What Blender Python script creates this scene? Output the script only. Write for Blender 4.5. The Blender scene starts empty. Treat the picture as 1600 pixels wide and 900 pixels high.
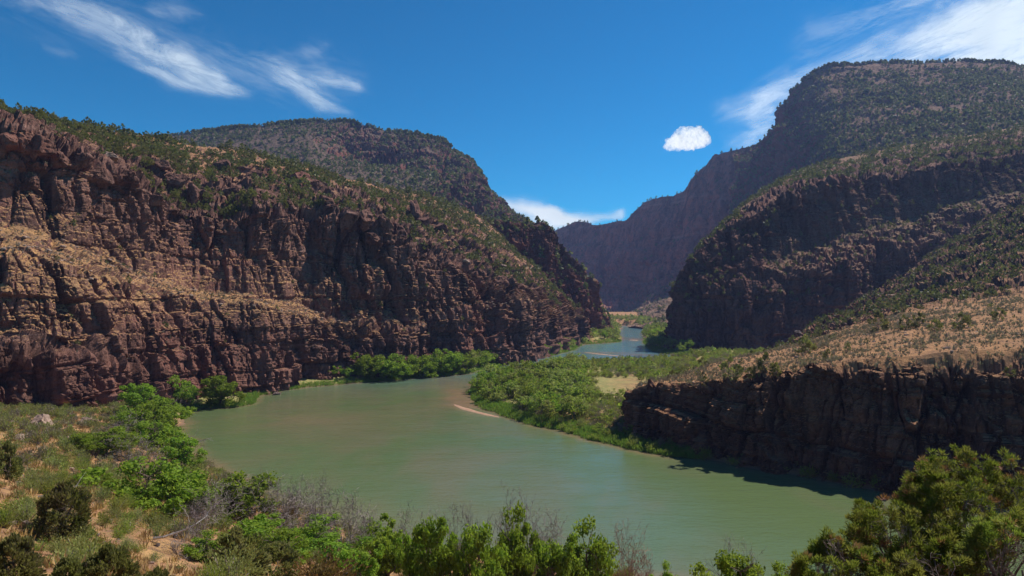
import bpy, math, random
import numpy as np
R = math.radians
SC = bpy.context.scene
COL = SC.collection
rng = np.random.default_rng(7)
F0 = 1067.0; CAMZ = 40.0; HY = 470.0            # focal length (1600-pixel frame), eye height over the river, horizon row

# ------------------------------------------------------------------ camera
cam = bpy.data.objects.new('camera', bpy.data.cameras.new('camera'))
COL.objects.link(cam); SC.camera = cam
cam.location = (0, 0, CAMZ); cam.rotation_euler = (R(90), 0, 0)
cam.data.sensor_width = 36; cam.data.lens = 36 * F0 / 1600
cam.data.shift_y = (HY - 450) / 1600.0
cam.data.clip_start = 0.5; cam.data.clip_end = 90000
# ------------------------------------------------------------------ sun and sky
SUN_AZ = (0.85, 0.527); SUN_EL = 52.0
sd = np.array([SUN_AZ[0] * math.cos(R(SUN_EL)), SUN_AZ[1] * math.cos(R(SUN_EL)), math.sin(R(SUN_EL))])
from mathutils import Vector
sun = bpy.data.objects.new('sun', bpy.data.lights.new('sun', 'SUN'))
COL.objects.link(sun)
sun.data.energy = 5.0; sun.data.angle = R(0.53); sun.data.color = (1, 0.94, 0.85)
sun.rotation_euler = Vector(sd).to_track_quat('Z', 'Y').to_euler(); sun.location = (0, 0, 900)
W = bpy.data.worlds.new('World'); SC.world = W; W.use_nodes = True
wt = W.node_tree; wt.nodes.clear()
wo = wt.nodes.new('ShaderNodeOutputWorld'); wb = wt.nodes.new('ShaderNodeBackground')
sky = wt.nodes.new('ShaderNodeTexSky'); sky.sky_type = 'NISHITA'; sky.sun_disc = False
sky.sun_elevation = R(SUN_EL); sky.sun_rotation = math.atan2(SUN_AZ[0], SUN_AZ[1])
sky.altitude = 1700; sky.air_density = 1.0; sky.dust_density = 0.1; sky.ozone_density = 2.0
gm = wt.nodes.new('ShaderNodeGamma'); gm.inputs[1].default_value = 1.35      # polarised, deep blue
tn = wt.nodes.new('ShaderNodeMix'); tn.data_type = 'RGBA'; tn.blend_type = 'MULTIPLY'
tn.inputs[0].default_value = 1.0; tn.inputs[7].default_value = (0.012, 0.51, 0.62, 1)
wt.links.new(sky.outputs[0], gm.inputs[0]); wt.links.new(gm.outputs[0], tn.inputs[6])
wt.links.new(tn.outputs[2], wb.inputs[0]); wt.links.new(wb.outputs[0], wo.inputs[0])
wb.inputs[1].default_value = 0.082
SC.view_settings.view_transform = 'Standard'; SC.view_settings.look = 'None'
SC.view_settings.exposure = 0.3; SC.view_settings.gamma = 1.0
SC.view_settings.use_curve_mapping = False
SC.cycles.max_bounces = 6; SC.cycles.diffuse_bounces = 3; SC.cycles.glossy_bounces = 2
SC.cycles.transparent_max_bounces = 24; SC.cycles.transmission_bounces = 2; SC.cycles.volume_bounces = 0

# ------------------------------------------------------------------ noise
def h3(ix, iy, iz, s=0):
    with np.errstate(over='ignore'):
        n = (ix.astype(np.int64).astype(np.uint32) * np.uint32(374761393) + iy.astype(np.int64).astype(np.uint32) * np.uint32(668265263)
             + iz.astype(np.int64).astype(np.uint32) * np.uint32(2246822519) + np.uint32((s * 3266489917) & 0xffffffff))
        n = (n ^ (n >> np.uint32(13))) * np.uint32(1274126177)
        n = (n ^ (n >> np.uint32(15))) * np.uint32(2654435761)
        n ^= n >> np.uint32(16)
    return (n & np.uint32(0xffffff)).astype(np.float32) / np.float32(0xffffff)
def vn(p, s=0):
    p = p.astype(np.float32); i = np.floor(p); f = p - i; f = f * f * f * (f * (f * 6 - 15) + 10)
    x, y, z = i[:, 0], i[:, 1], i[:, 2]; fx, fy, fz = f[:, 0], f[:, 1], f[:, 2]
    def L(a, b, t): return a + (b - a) * t
    c = [[[h3(x + a, y + b, z + c_, s) for c_ in (0, 1)] for b in (0, 1)] for a in (0, 1)]
    r = L(L(L(c[0][0][0], c[1][0][0], fx), L(c[0][1][0], c[1][1][0], fx), fy),
          L(L(c[0][0][1], c[1][0][1], fx), L(c[0][1][1], c[1][1][1], fx), fy), fz)
    return r * 2 - 1
def fbm(p, o=4, s=0, g=0.5):
    a = 1.0; t = 0; n = 0
    for k in range(o):
        t = t + a * vn(p * (2.03 ** k) + 13.7 * k, s + k); n += a; a *= g
    return t / n
def ridged(p, o=3, s=0):
    a = 1.0; t = 0; n = 0
    for k in range(o):
        t = t + a * (1 - 2 * np.abs(vn(p * (2.1 ** k) + 7.7 * k, s + k))); n += a; a *= 0.5
    return t / n
def worley(p, s=0, jit=0.85):
    p = p.astype(np.float32); i = np.floor(p)
    d1 = np.full(len(p), 9., np.float32); d2 = d1.copy(); idv = np.zeros(len(p), np.float32)
    for a in (-1, 0, 1):
        for b in (-1, 0, 1):
            for c in (-1, 0, 1):
                x = i[:, 0] + a; y = i[:, 1] + b; z = i[:, 2] + c
                dx = x + .5 + jit * (h3(x, y, z, s) - .5) - p[:, 0]
                dy = y + .5 + jit * (h3(x, y, z, s + 11) - .5) - p[:, 1]
                dz = z + .5 + jit * (h3(x, y, z, s + 23) - .5) - p[:, 2]
                d = np.sqrt(dx * dx + dy * dy + dz * dz)
                n1 = d < d1
                d2 = np.where(n1, d1, np.minimum(d2, d)); idv = np.where(n1, h3(x, y, z, s + 37), idv); d1 = np.minimum(d1, d)
    return d1, d2, idv
def worley2(x, y, k, s=0, jit=.8):
    """cells in plan only, a fresh set for every bed k: upright joints between flat beds"""
    x = x.astype(np.float32); y = y.astype(np.float32); ix = np.floor(x); iy = np.floor(y)
    d1 = np.full(len(x), 9., np.float32); d2 = d1.copy(); idv = np.zeros(len(x), np.float32); ox = idv.copy(); oy = idv.copy()
    for a in (-1, 0, 1):
        for b in (-1, 0, 1):
            cx = ix + a; cy = iy + b; dx = cx + .5 + jit * (h3(cx, cy, k, s) - .5) - x; dy = cy + .5 + jit * (h3(cx, cy, k, s + 11) - .5) - y
            d = np.maximum(np.abs(dx + .25 * dy), np.abs(dy - .25 * dx)); n1 = d < d1
            d2 = np.where(n1, d1, np.minimum(d2, d)); idv = np.where(n1, h3(cx, cy, k, s + 37), idv); ox = np.where(n1, dx, ox); oy = np.where(n1, dy, oy); d1 = np.minimum(d1, d)
    return d1, d2, idv, ox, oy
def sstep(a, b, x):
    t = np.clip((x - a) / (b - a), 0, 1); return t * t * (3 - 2 * t)

# ------------------------------------------------------------------ mesh helpers
def link(o, parent=None):
    COL.objects.link(o)
    if parent: o.parent = parent
    return o
def np_mesh(name, V, F, mats=(), mi=None, smooth=False, attrs=None):
    """V (n,3), F (m,k) with k 3 or 4 -> mesh"""
    me = bpy.data.meshes.new(name); V = np.ascontiguousarray(V, np.float32); F = np.ascontiguousarray(F, np.int32)
    m, k = F.shape
    me.vertices.add(len(V)); me.vertices.foreach_set('co', V.ravel())
    me.loops.add(m * k); me.loops.foreach_set('vertex_index', F.ravel())
    me.polygons.add(m); me.polygons.foreach_set('loop_start', np.arange(0, m * k, k, dtype=np.int32))
    for mt in mats: me.materials.append(mt)
    if mi is not None: me.polygons.foreach_set('material_index', np.ascontiguousarray(mi, np.int32))
    me.polygons.foreach_set('use_smooth', np.full(m, smooth))
    if attrs:
        for an, av in attrs.items():
            a = me.attributes.new(an, 'FLOAT', 'POINT'); a.data.foreach_set('value', np.ascontiguousarray(av, np.float32))
    me.update(calc_edges=True)
    return me
def tag(o, label=None, cat=None, group=None, kind=None):
    if label: o['label'] = label
    if cat: o['category'] = cat
    if group: o['group'] = group
    if kind: o['kind'] = kind
    return o
def join(parts):
    V = []; F = []; M = []; n = 0
    for v, f, m in parts:
        if len(v) == 0: continue
        V.append(v); F.append(f + n); M.append(np.full(len(f), m)); n += len(v)
    return np.concatenate(V), np.concatenate(F), np.concatenate(M)
def unit(a): return a / (np.linalg.norm(a, axis=-1, keepdims=True) + 1e-9)
def rnd_dir(n, r=rng): return unit(r.normal(size=(n, 3)))
def quads(C, U, Vv):
    """leaf quads as slim rhombi (base, side, tip, side)"""
    P = np.stack([C - U, C - Vv * 1.0, C + U, C + Vv * 1.0], 1).reshape(-1, 3)
    return P, np.arange(len(P)).reshape(-1, 4)
def tubes(A, B, ra, rb, k=3):
    A, B = np.asarray(A, float), np.asarray(B, float); ra, rb = np.asarray(ra), np.asarray(rb)
    d = unit(B - A); up = np.where(np.abs(d[:, 2:3]) > .9, [[1., 0, 0]], [[0, 0, 1.]])
    s = unit(np.cross(d, up)); t = np.cross(d, s); n = len(A)
    ang = np.arange(k) * 2 * math.pi / k
    ring = s[:, None, :] * np.cos(ang)[None, :, None] + t[:, None, :] * np.sin(ang)[None, :, None]
    V = np.concatenate([A[:, None] + ring * ra[:, None, None], B[:, None] + ring * rb[:, None, None]], 1).reshape(-1, 3)
    b = (np.arange(n) * 2 * k)[:, None]; i = np.arange(k)[None]; j = (i + 1) % k
    F = np.stack([b + i, b + j, b + k + j, b + k + i], -1).reshape(-1, 4)
    return V, F

# ------------------------------------------------------------------ materials
def mat(name):
    m = bpy.data.materials.new(name); m.use_nodes = True; nt = m.node_tree
    for n in list(nt.nodes):
        if n.type != 'OUTPUT_MATERIAL': nt.nodes.remove(n)
    return m, nt, nt.nodes['Material Output']
class NB:
    def __init__(s, nt): s.t = nt
    def n(s, ty, **kw):
        nd = s.t.nodes.new(ty)
        for k, v in kw.items(): setattr(nd, k, v)
        return nd
    def set(s, sock, v):
        if hasattr(v, 'is_output') or isinstance(v, bpy.types.NodeSocket): s.t.links.new(v, sock)
        elif isinstance(v, tuple) and len(v) == 3 and sock.type == 'RGBA': sock.default_value = (*v, 1)
        else: sock.default_value = v
    def math(s, op, a, b=0.0, c=0.0):
        nd = s.n('ShaderNodeMath', operation=op); s.set(nd.inputs[0], a); s.set(nd.inputs[1], b); s.set(nd.inputs[2], c); return nd.outputs[0]
    def mix(s, f, a, b, bt='MIX'):
        nd = s.n('ShaderNodeMix', data_type='RGBA', blend_type=bt); s.set(nd.inputs[0], f); s.set(nd.inputs[6], a); s.set(nd.inputs[7], b); return nd.outputs[2]
    def ss(s, x, a, b, lo=0., hi=1.):
        nd = s.n('ShaderNodeMapRange', interpolation_type='SMOOTHSTEP'); s.set(nd.inputs[0], x)
        for i, v in enumerate((a, b, lo, hi)): nd.inputs[i + 1].default_value = v
        return nd.outputs[0]
    def noise(s, vec, sc, det=4, ro=.55, dis=0.):
        nd = s.n('ShaderNodeTexNoise'); s.set(nd.inputs['Vector'], vec); nd.inputs['Scale'].default_value = sc
        nd.inputs['Detail'].default_value = det; nd.inputs['Roughness'].default_value = ro; nd.inputs['Distortion'].default_value = dis
        return nd.outputs[0]
    def vmul(s, v, k):
        nd = s.n('ShaderNodeVectorMath', operation='MULTIPLY'); s.set(nd.inputs[0], v); nd.inputs[1].default_value = k; return nd.outputs[0]
    def bump(s, h, st, dist, nrm=None):
        nd = s.n('ShaderNodeBump'); s.set(nd.inputs['Height'], h); nd.inputs['Strength'].default_value = st; nd.inputs['Distance'].default_value = dist
        if nrm is not None: s.set(nd.inputs['Normal'], nrm)
        return nd.outputs[0]

def rock_mat(name, dark, mid, pale, soil, soil2, th=0.62, detail=1.0, red=(0.25, 0.08, 0.045), redamt=.5, veg=None):
    m, nt, out = mat(name); b = NB(nt)
    geo = b.n('ShaderNodeNewGeometry'); P = geo.outputs['Position']
    sep = b.n('ShaderNodeSeparateXYZ'); b.set(sep.inputs[0], geo.outputs['Normal']); nz = sep.outputs[2]
    d = detail
    big = b.noise(P, .012 * d, 4); streak = b.noise(b.vmul(P, (.35 * d, .35 * d, .05 * d)), 1, 5, .65)
    strat = b.noise(b.vmul(P, (.01 * d, .01 * d, .28 * d)), 1, 4, .6, .3); fine = b.noise(P, .8 * d, 8, .7)
    grit = b.noise(P, 4. * d, 4, .7)
    c = b.mix(b.ss(streak, .38, .62), dark, mid)
    c = b.mix(b.ss(strat, .52, .72, 0, .75), c, pale)
    c = b.mix(b.ss(big, .48, .66, 0, redamt), c, red)
    c = b.mix(b.ss(fine, .3, .75, 0, .8), c, b.mix(.6, pale, mid))
    c = b.mix(b.ss(grit, .35, .5, .55, 0), c, b.mix(.5, dark, (.02, .014, .012)))
    c = b.mix(b.ss(b.noise(b.vmul(P, (.12 * d, .12 * d, .02 * d)), 1, 6, .7), .50, .62, 0, .75), c, dark)
    sn = b.noise(P, .25 * d, 7, .7)
    at = b.n('ShaderNodeAttribute', attribute_name='soil'); a = at.outputs['Fac']
    s_c = b.mix(b.ss(sn, .35, .65), soil, soil2)
    s_c = b.mix(b.ss(b.noise(P, 1.6 * d, 5, .75), .52, .62, 0, .55), s_c, b.mix(.5, dark, (.10, .085, .05)))
    if veg is not None: s_c = b.mix(b.ss(b.noise(P, .05 * d, 6, .7), .4, .55), s_c, veg)
    f = b.math('ADD', nz, b.math('MULTIPLY', b.math('SUBTRACT', sn, .5), .5))
    f = b.math('ADD', f, b.math('MULTIPLY', b.math('SUBTRACT', a, .5), .6))
    s_c = b.mix(b.ss(a, .7, .95), b.mix(.6, soil2, b.mix(.5, mid, soil)), s_c)
    f = b.ss(f, th - .09, th + .09)
    c = b.mix(f, c, s_c)
    bs = b.n('ShaderNodeBsdfPrincipled'); b.set(bs.inputs['Base Color'], c); bs.inputs['Roughness'].default_value = .92
    bs.inputs['Specular IOR Level'].default_value = .12
    hgt = b.math('ADD', fine, b.math('MULTIPLY', grit, .3))
    hgt = b.math('ADD', hgt, b.math('MULTIPLY', streak, .5))
    b.set(bs.inputs['Normal'], b.bump(hgt, .9, 1.3 / d))
    nt.links.new(bs.outputs[0], out.inputs[0]); return m

ROCK_L = rock_mat('rock_left', (.05, .024, .018), (.225, .105, .074), (.40, .235, .185), (.54, .29, .12), (.33, .19, .10), .76, 1.0, red=(.32, .10, .065), redamt=.42)
ROCK_F = rock_mat('rock_mid', (.07, .03, .022), (.20, .08, .055), (.28, .13, .095), (.2, .13, .075), (.13, .10, .05), .68, .6, redamt=.8, veg=(.08, .08, .035))
ROCK_R = rock_mat('rock_right', (.05, .024, .018), (.21, .10, .066), (.34, .185, .12), (.54, .28, .125), (.36, .195, .105), .62, 1.0, redamt=.45)
ROCK_C = rock_mat('rock_cliff', (.055, .026, .02), (.20, .09, .062), (.33, .17, .12), (.50, .285, .16), (.15, .12, .065), .78, .7, redamt=.6, veg=(.06, .06, .03))
ROCK_B = rock_mat('rock_peak', (.12, .045, .035), (.32, .12, .08), (.40, .17, .12), (.26, .165, .105), (.11, .10, .055), .56, .25, redamt=.9, veg=(.06, .065, .033))
ROCK_E = rock_mat('rock_left_peak', (.09, .036, .028), (.24, .09, .065), (.28, .13, .09), (.15, .135, .095), (.095, .09, .06), .5, .25, redamt=.9, veg=(.075, .08, .045))
ROCK_A = rock_mat('rock_far', (.17, .06, .05), (.62, .18, .125), (.85, .38, .27), (.34, .20, .13), (.10, .085, .05), .70, .25, red=(.42, .11, .065), redamt=.9)

def leaf_mat(name, c1, c2, c3, trans=.35, rough=.6, sc=.6):
    m, nt, out = mat(name); b = NB(nt)
    geo = b.n('ShaderNodeNewGeometry'); oi = b.n('ShaderNodeObjectInfo'); tc = b.n('ShaderNodeTexCoord')
    r = geo.outputs['Random Per Island']; o = oi.outputs['Random']
    cl = b.noise(geo.outputs['Position'], sc, 3)
    c = b.mix(b.ss(r, .1, .95), c1, c2)
    c = b.mix(b.ss(cl, .42, .62, 0, .8), c, c3)
    hs = b.n('ShaderNodeHueSaturation'); b.set(hs.inputs['Hue'], b.math('ADD', .488, b.math('MULTIPLY', o, .03)))
    b.set(hs.inputs['Value'], b.math('ADD', .72, b.math('MULTIPLY', o, .5))); hs.inputs['Saturation'].default_value = .98; b.set(hs.inputs['Color'], c)
    df = b.n('ShaderNodeBsdfPrincipled'); b.set(df.inputs['Base Color'], hs.outputs[0]); df.inputs['Roughness'].default_value = rough
    df.inputs['Specular IOR Level'].default_value = .2
    tr = b.n('ShaderNodeBsdfTranslucent'); b.set(tr.inputs[0], b.mix(.35, hs.outputs[0], (.20, .24, .02)))
    mx = b.n('ShaderNodeMixShader'); mx.inputs[0].default_value = trans
    nt.links.new(df.outputs[0], mx.inputs[1]); nt.links.new(tr.outputs[0], mx.inputs[2]); nt.links.new(mx.outputs[0], out.inputs[0]); return m
LEAF_G = leaf_mat('leaf_bright', (.15, .27, .015), (.30, .43, .03), (.25, .33, .03), .6)
LEAF_P = leaf_mat('leaf_thicket', (.15, .24, .02), (.40, .49, .05), (.34, .33, .11), .55, sc=.12)
LEAF_J = leaf_mat('leaf_juniper', (.11, .12, .03), (.22, .21, .06), (.23, .19, .075), .45)
LEAF_JF = leaf_mat('leaf_rim_juniper', (.07, .088, .022), (.15, .155, .045), (.16, .14, .045), .35, sc=.15)
LEAF_JN = leaf_mat('leaf_juniper_near', (.10, .15, .015), (.26, .31, .04), (.28, .24, .06), .5, sc=2.)
LEAF_JR = leaf_mat('leaf_dry', (.36, .14, .06), (.46, .2, .09), (.38, .22, .1), .3)
LEAF_F = leaf_mat('leaf_far_juniper', (.08, .105, .03), (.16, .18, .055), (.17, .16, .06), .35, sc=.03)
LEAF_S = leaf_mat('leaf_sage', (.20, .23, .07), (.35, .35, .12), (.30, .30, .08), .45)
LEAF_SG = leaf_mat('leaf_rabbitbrush', (.19, .27, .03), (.34, .40, .06), (.36, .32, .08), .5)
LEAF_D = leaf_mat('leaf_drygrass', (.48, .29, .11), (.6, .4, .18), (.42, .24, .1), .3)
LEAF_R = leaf_mat('leaf_rust', (.20, .09, .035), (.3, .15, .05), (.2, .16, .05), .25)
LEAF_W = leaf_mat('leaf_reed', (.12, .25, .025), (.22, .36, .045), (.18, .27, .045), .5, sc=.2)
LEAF_GS = leaf_mat('leaf_greyscrub', (.19, .15, .10), (.32, .26, .19), (.24, .19, .13), .35)
def plain(name, c1, c2, sc=6., rough=.85, bumps=.4):
    m, nt, out = mat(name); b = NB(nt); geo = b.n('ShaderNodeNewGeometry'); tc = b.n('ShaderNodeTexCoord')
    f = b.noise(tc.outputs['Object'], sc, 6, .65)
    bs = b.n('ShaderNodeBsdfPrincipled'); b.set(bs.inputs['Base Color'], b.mix(b.ss(f, .35, .65), c1, c2)); bs.inputs['Roughness'].default_value = rough
    bs.inputs['Specular IOR Level'].default_value = .2
    b.set(bs.inputs['Normal'], b.bump(f, bumps, .1)); nt.links.new(bs.outputs[0], out.inputs[0]); return m
BARK = plain('bark', (.09, .06, .045), (.2, .15, .12), 8)
BARK_G = plain('grey_twigs', (.17, .13, .12), (.32, .26, .24), 3)
BARK_J = plain('juniper_bark', (.14, .10, .08), (.34, .27, .23), 9)
BARK_R = plain('red_twigs', (.22, .11, .08), (.32, .18, .13), 3)
DRIFT = plain('driftwood', (.35, .3, .26), (.55, .5, .45), 5)
STONE = plain('stone', (.055, .042, .04), (.22, .15, .12), 1.3, .9, .8)
STONE2 = plain('stone_pale', (.2, .13, .10), (.36, .25, .19), 1.3, .9, .8)
SANDM = plain('sand', (.34, .19, .12), (.42, .26, .17), .6, .9, .2)

def P3(px, py, Y):
    px, py, Y = np.broadcast_arrays(np.asarray(px, float), np.asarray(py, float), np.asarray(Y, float))
    return np.stack([(px - 800) / F0 * Y, Y, CAMZ + (HY - py) / F0 * Y], -1)
def proj(V):
    Y = np.maximum(V[:, 1], .1); return 800 + V[:, 0] / Y * F0, HY - (V[:, 2] - CAMZ) / Y * F0, Y

# ------------------------------------------------------------------ landform sheets lofted over rails
TERR = {}
def catmull(C, u):
    n = len(C); i = np.clip(np.floor(u).astype(int), 0, n - 2); t = (u - i)
    sh = (-1,) + (1,) * (C.ndim - 1); t = t.reshape(sh)
    p0 = C[np.maximum(i - 1, 0)]; p1 = C[i]; p2 = C[i + 1]; p3 = C[np.minimum(i + 2, n - 1)]
    m1 = (p2 - p0) / 2 * .8; m2 = (p3 - p1) / 2 * .8
    t2 = t * t; t3 = t2 * t
    return (2 * t3 - 3 * t2 + 1) * p1 + (t3 - 2 * t2 + t) * m1 + (-2 * t3 + 3 * t2) * p2 + (t3 - t2) * m2
def sheet(name, rails, rock, soil, nu, nvs, material, amp=1.0, scale=1.0, seed=0, big=1.0, flip=False, strat=1.0, soft=1.0, kind='structure', label=None, rimz=0, joints=1.):
    """rails: list of (ncol,3) arrays bottom to top; rock / soil: per rail (scalar or per column)"""
    Rl = np.stack(rails); nr, nc, _ = Rl.shape
    rk = np.stack([np.broadcast_to(np.asarray(r, float), (nc,)) for r in rock]); so = np.stack([np.broadcast_to(np.asarray(r, float), (nc,)) for r in soil])
    wid = np.linalg.norm(np.diff(Rl[:, :, :], axis=1)[..., :2], axis=-1).mean(0)
    # column density follows the size each span has from the viewpoint
    mid = Rl.mean(0); seg = np.abs(np.diff((mid[:, 0] / mid[:, 1]))) + .4 * np.linalg.norm(np.diff(mid, axis=0), axis=-1) / mid[1:, 1] * .3
    cu = np.concatenate([[0], np.cumsum(seg)]); u = np.interp(np.linspace(0, cu[-1], nu), cu, np.arange(nc))
    v = np.concatenate([np.linspace(k, k + 1, n, endpoint=False) for k, n in enumerate(nvs)] + [[nr - 1]])
    A = catmull(np.moveaxis(Rl, 1, 0), u)                               # (nu, nr, 3)
    rka = np.stack([np.interp(u, np.arange(nc), rk[k]) for k in range(nr)], 1); soa = np.stack([np.interp(u, np.arange(nc), so[k]) for k in range(nr)], 1)
    i = np.minimum(np.floor(v).astype(int), nr - 2); t = (v - i)[None, :, None]
    G = A[:, i] * (1 - t) + A[:, i + 1] * t
    RK = rka[:, i] * (1 - t[..., 0]) + rka[:, i + 1] * t[..., 0]; SO = soa[:, i] * (1 - t[..., 0]) + soa[:, i + 1] * t[..., 0]
    du = np.gradient(G, axis=0); dv = np.gradient(G, axis=1)
    for _ in range(6):                                                     # soften creases for the displacement direction
        dv[:, 1:-1] = (dv[:, :-2] + dv[:, 1:-1] * 2 + dv[:, 2:]) / 4
    N = unit(np.cross(du, dv)); 
    if flip: N = -N
    nu_, nv_ = G.shape[:2]; p = G.reshape(-1, 3); n = N.reshape(-1, 3); r = RK.ravel(); s = SO.ravel()
    q = p / scale
    w = np.stack([fbm(q / 14., 2, seed + 91), fbm(q / 14. + 50, 2, seed + 92), fbm(q / 14. + 90, 2, seed + 93)], 1)
    rr = np.clip(r * (1 + .5 * fbm(q / 22., 3, seed + 4)) - .08, 0, 1)
    B = big * 9. * fbm(q * [1 / 38., 1 / 38., 1 / 160.], 3, seed) * r
    B = B + big * 3.5 * ridged(q * [1 / 17., 1 / 17., 1 / 90.], 3, seed + 5) * r
    D = 0
    crk = 0
    for sz, am in ((26., 6.), (11., 3.2), (5., 1.2)):                                # tall open joints
        k1 = vn(np.stack([(q[:, 0] + w[:, 0] * 4) / sz, (q[:, 1] + w[:, 1] * 4) / sz, q[:, 2] / (sz * 5)], 1), seed + 60 + int(sz))
        crk = crk - am * np.exp(-(k1 / .07) ** 2)
    B = B + crk * r * joints
    zb = q[:, 2] + 1.2 * w[:, 0] + .05 * q[:, 0] - .03 * q[:, 1]
    for sz, th, am in ((13., 19., 4.2), (6., 7.5, 2.3), (2.7, 2.9, .95), (1.3, 1.2, .36)):
        zk = zb / th + .8 * h3(np.floor(zb / th / 3), np.zeros(len(q)), np.zeros(len(q)), int(sz)); k = np.floor(zk); fr = zk - k
        d1, d2, idv, ox, oy = worley2((q[:, 0] + w[:, 1] * sz * .12) / sz, (q[:, 1] + w[:, 2] * sz * .12) / sz, k, seed + int(sz * 3))
        bed = h3(k, k * 0, k * 0, seed + 3) - .5
        e = np.minimum(fr, 1 - fr)
        D = D + am * ((idv - .5) * 1.25 + bed * .7 - .75 * (1 - sstep(0.0, .11, d2 - d1)) - .32 * (1 - sstep(0, .06, e)) + (ox * (h3(k, k * 0, k * 0, 5) - .5) + oy * (idv - .5)) * .8)
    D = D + .6 * fbm(q / 1.8, 4, seed + 7, .65)
    z = q[:, 2] + 3. * w[:, 0] + .04 * q[:, 0]
    S = 0
    z = zb
    for th, am in ((11., .8), (4.2, .5), (1.7, .28)):
        k = z / th; i0 = np.floor(k); fr = k - i0; o = np.zeros_like(i0)
        a0 = h3(i0, o, o, seed + int(th * 10)); a1 = h3(i0 + 1, o, o, seed + int(th * 10)); tt = sstep(.80, 1., fr)
        S = S + am * 2.4 * ((a0 * (1 - tt) + a1 * tt) - .5 - .45 * np.exp(-((fr - .97) / .05) ** 2))
    hn = n.copy(); hn[:, 2] *= .25; hn = unit(hn)
    soft_d = soft * (1.1 * fbm(q / 9., 4, seed + 9) + .3 * fbm(q / 1.6, 3, seed + 13))
    disp = n * ((B + amp * rr * D + (1 - rr * .7) * soft_d) * scale)[:, None] + hn * (rr * S * strat * scale)[:, None]
    p2 = p + disp
    if rimz: p2[:, 2] += rimz * (fbm(q * [1 / 12., 1 / 12., 0], 3, 17) + .5 * np.round(2 * fbm(q * [1 / 30., 1 / 30., 0], 2, 18))) * np.exp(-((np.broadcast_to(v, (nu_, nv_)).ravel() - 1.1) / .35) ** 2)
    G2 = p2.reshape(nu_, nv_, 3)
    idx = np.arange(nu_ * nv_).reshape(nu_, nv_)
    F = np.stack([idx[:-1, :-1], idx[1:, :-1], idx[1:, 1:], idx[:-1, 1:]], -1).reshape(-1, 4)
    if flip: F = F[:, ::-1]
    me = np_mesh(name, p2, F, (material,), smooth=False, attrs={'soil': s})
    o = bpy.data.objects.new(name, me); link(o); o['kind'] = kind
    if label: o['label'] = label
    du = np.gradient(G2, axis=0); dv = np.gradient(G2, axis=1); c = np.cross(du, dv); ar = np.linalg.norm(c, axis=-1); N2 = unit(c)
    if flip: N2 = -N2
    TERR[name] = dict(P=G2, N=N2, A=ar, v=np.broadcast_to(v[None], (nu_, nv_)), obj=o)
    return o
a_ = lambda *x: np.array(x, float)

# left canyon wall
px = a_(-500, -200, 0, 100, 200, 300, 400, 480, 560, 640, 668, 750, 830, 862, 900, 945)
bY = a_(150, 174, 194, 210, 238, 270, 290, 322, 343, 366, 388, 412, 448, 490, 600, 790)
bz = a_(12, 10, 8, 7, 5, 3, 0, 0, 0, 1, 2, 3, 4, 6, 8, 4)
def zpy(z, Y): return HY + (CAMZ - z) * F0 / Y
L0 = P3(px, zpy(bz - 8, bY - 1), bY - 1); L1 = P3(px, zpy(bz, bY), bY)
L2 = P3(px, a_(560, 550, 543, 558, 585, 575, 560, 550, 552, 550, 548, 530, 520, 508, 510, 517), bY + a_(3, 3, 3, 3, 3, 3, 2, 2, 2, 2, 2, 3, 4, 5, 8, 3))
L3 = P3(px, a_(545, 535, 529, 546, 576, 565, 550, 540, 542, 542, 540, 522, 512, 502, 507, 516), bY + a_(13, 13, 12, 11, 6, 4, 4, 4, 3, 3, 3, 5, 7, 9, 14, 5))
L4 = P3(px, a_(430, 420, 408, 424, 450, 466, 480, 492, 511, 518, 505, 480, 480, 490, 503, 514), bY + a_(19, 19, 18, 16, 13, 11, 10, 9, 7, 6, 6, 9, 12, 18, 28, 9))
L5 = P3(px, a_(330, 335, 345, 378, 420, 446, 463, 476, 500, 511, 500, 475, 474, 485, 499, 512), bY + a_(48, 48, 40, 38, 36, 34, 32, 28, 20, 16, 8, 12, 20, 30, 45, 15))
L6 = P3(px, a_(150, 180, 205, 245, 285, 322, 332, 338, 346, 384, 396, 430, 456, 472, 493, 511), bY + a_(62, 60, 50, 48, 46, 44, 42, 39, 34, 26, 16, 20, 35, 50, 60, 20))
L7 = P3(px, a_(120, 162, 188, 216, 246, 274, 284, 295, 315, 345, 352, 385, 433, 460, 487, 509), bY + a_(125, 120, 105, 105, 105, 105, 105, 100, 95, 90, 90, 110, 95, 90, 80, 25))
L8 = P3(px, a_(90, 145, 174, 190, 207, 224, 242, 264, 286, 302, 310, 338, 415, 447, 482, 507), bY + a_(220, 200, 170, 170, 180, 190, 210, 210, 220, 240, 240, 300, 180, 150, 110, 30))
L9 = L8 + np.array([-120, 120, -60])
sheet('cliff_left', [L0, L1, L2, L3, L4, L5, L6, L7, L8, L9],
      [.8, 1, .8, a_(.6, .6, .6, .7, .9, .9, .9, .9, .9, .9, .9, .9, .9, .9, .9, .9), .42 + .48 * (px > 500), .26 + .6 * (px > 500), .95, .55 + .25 * (px > 500), .25, .3],
      [0, 0, .1, a_(1, 1, 1, .8, 0, 0, 0, 0, 0, 0, 0, 0, 0, 0, 0, 0), 1. - .5 * (px > 600), 1. - .5 * (px > 640), .25, .6, .6, .5], 850, [4, 50, 24, 56, 40, 78, 48, 32, 4], ROCK_L, seed=3, strat=.42, amp=1.1, big=1.25)
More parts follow.
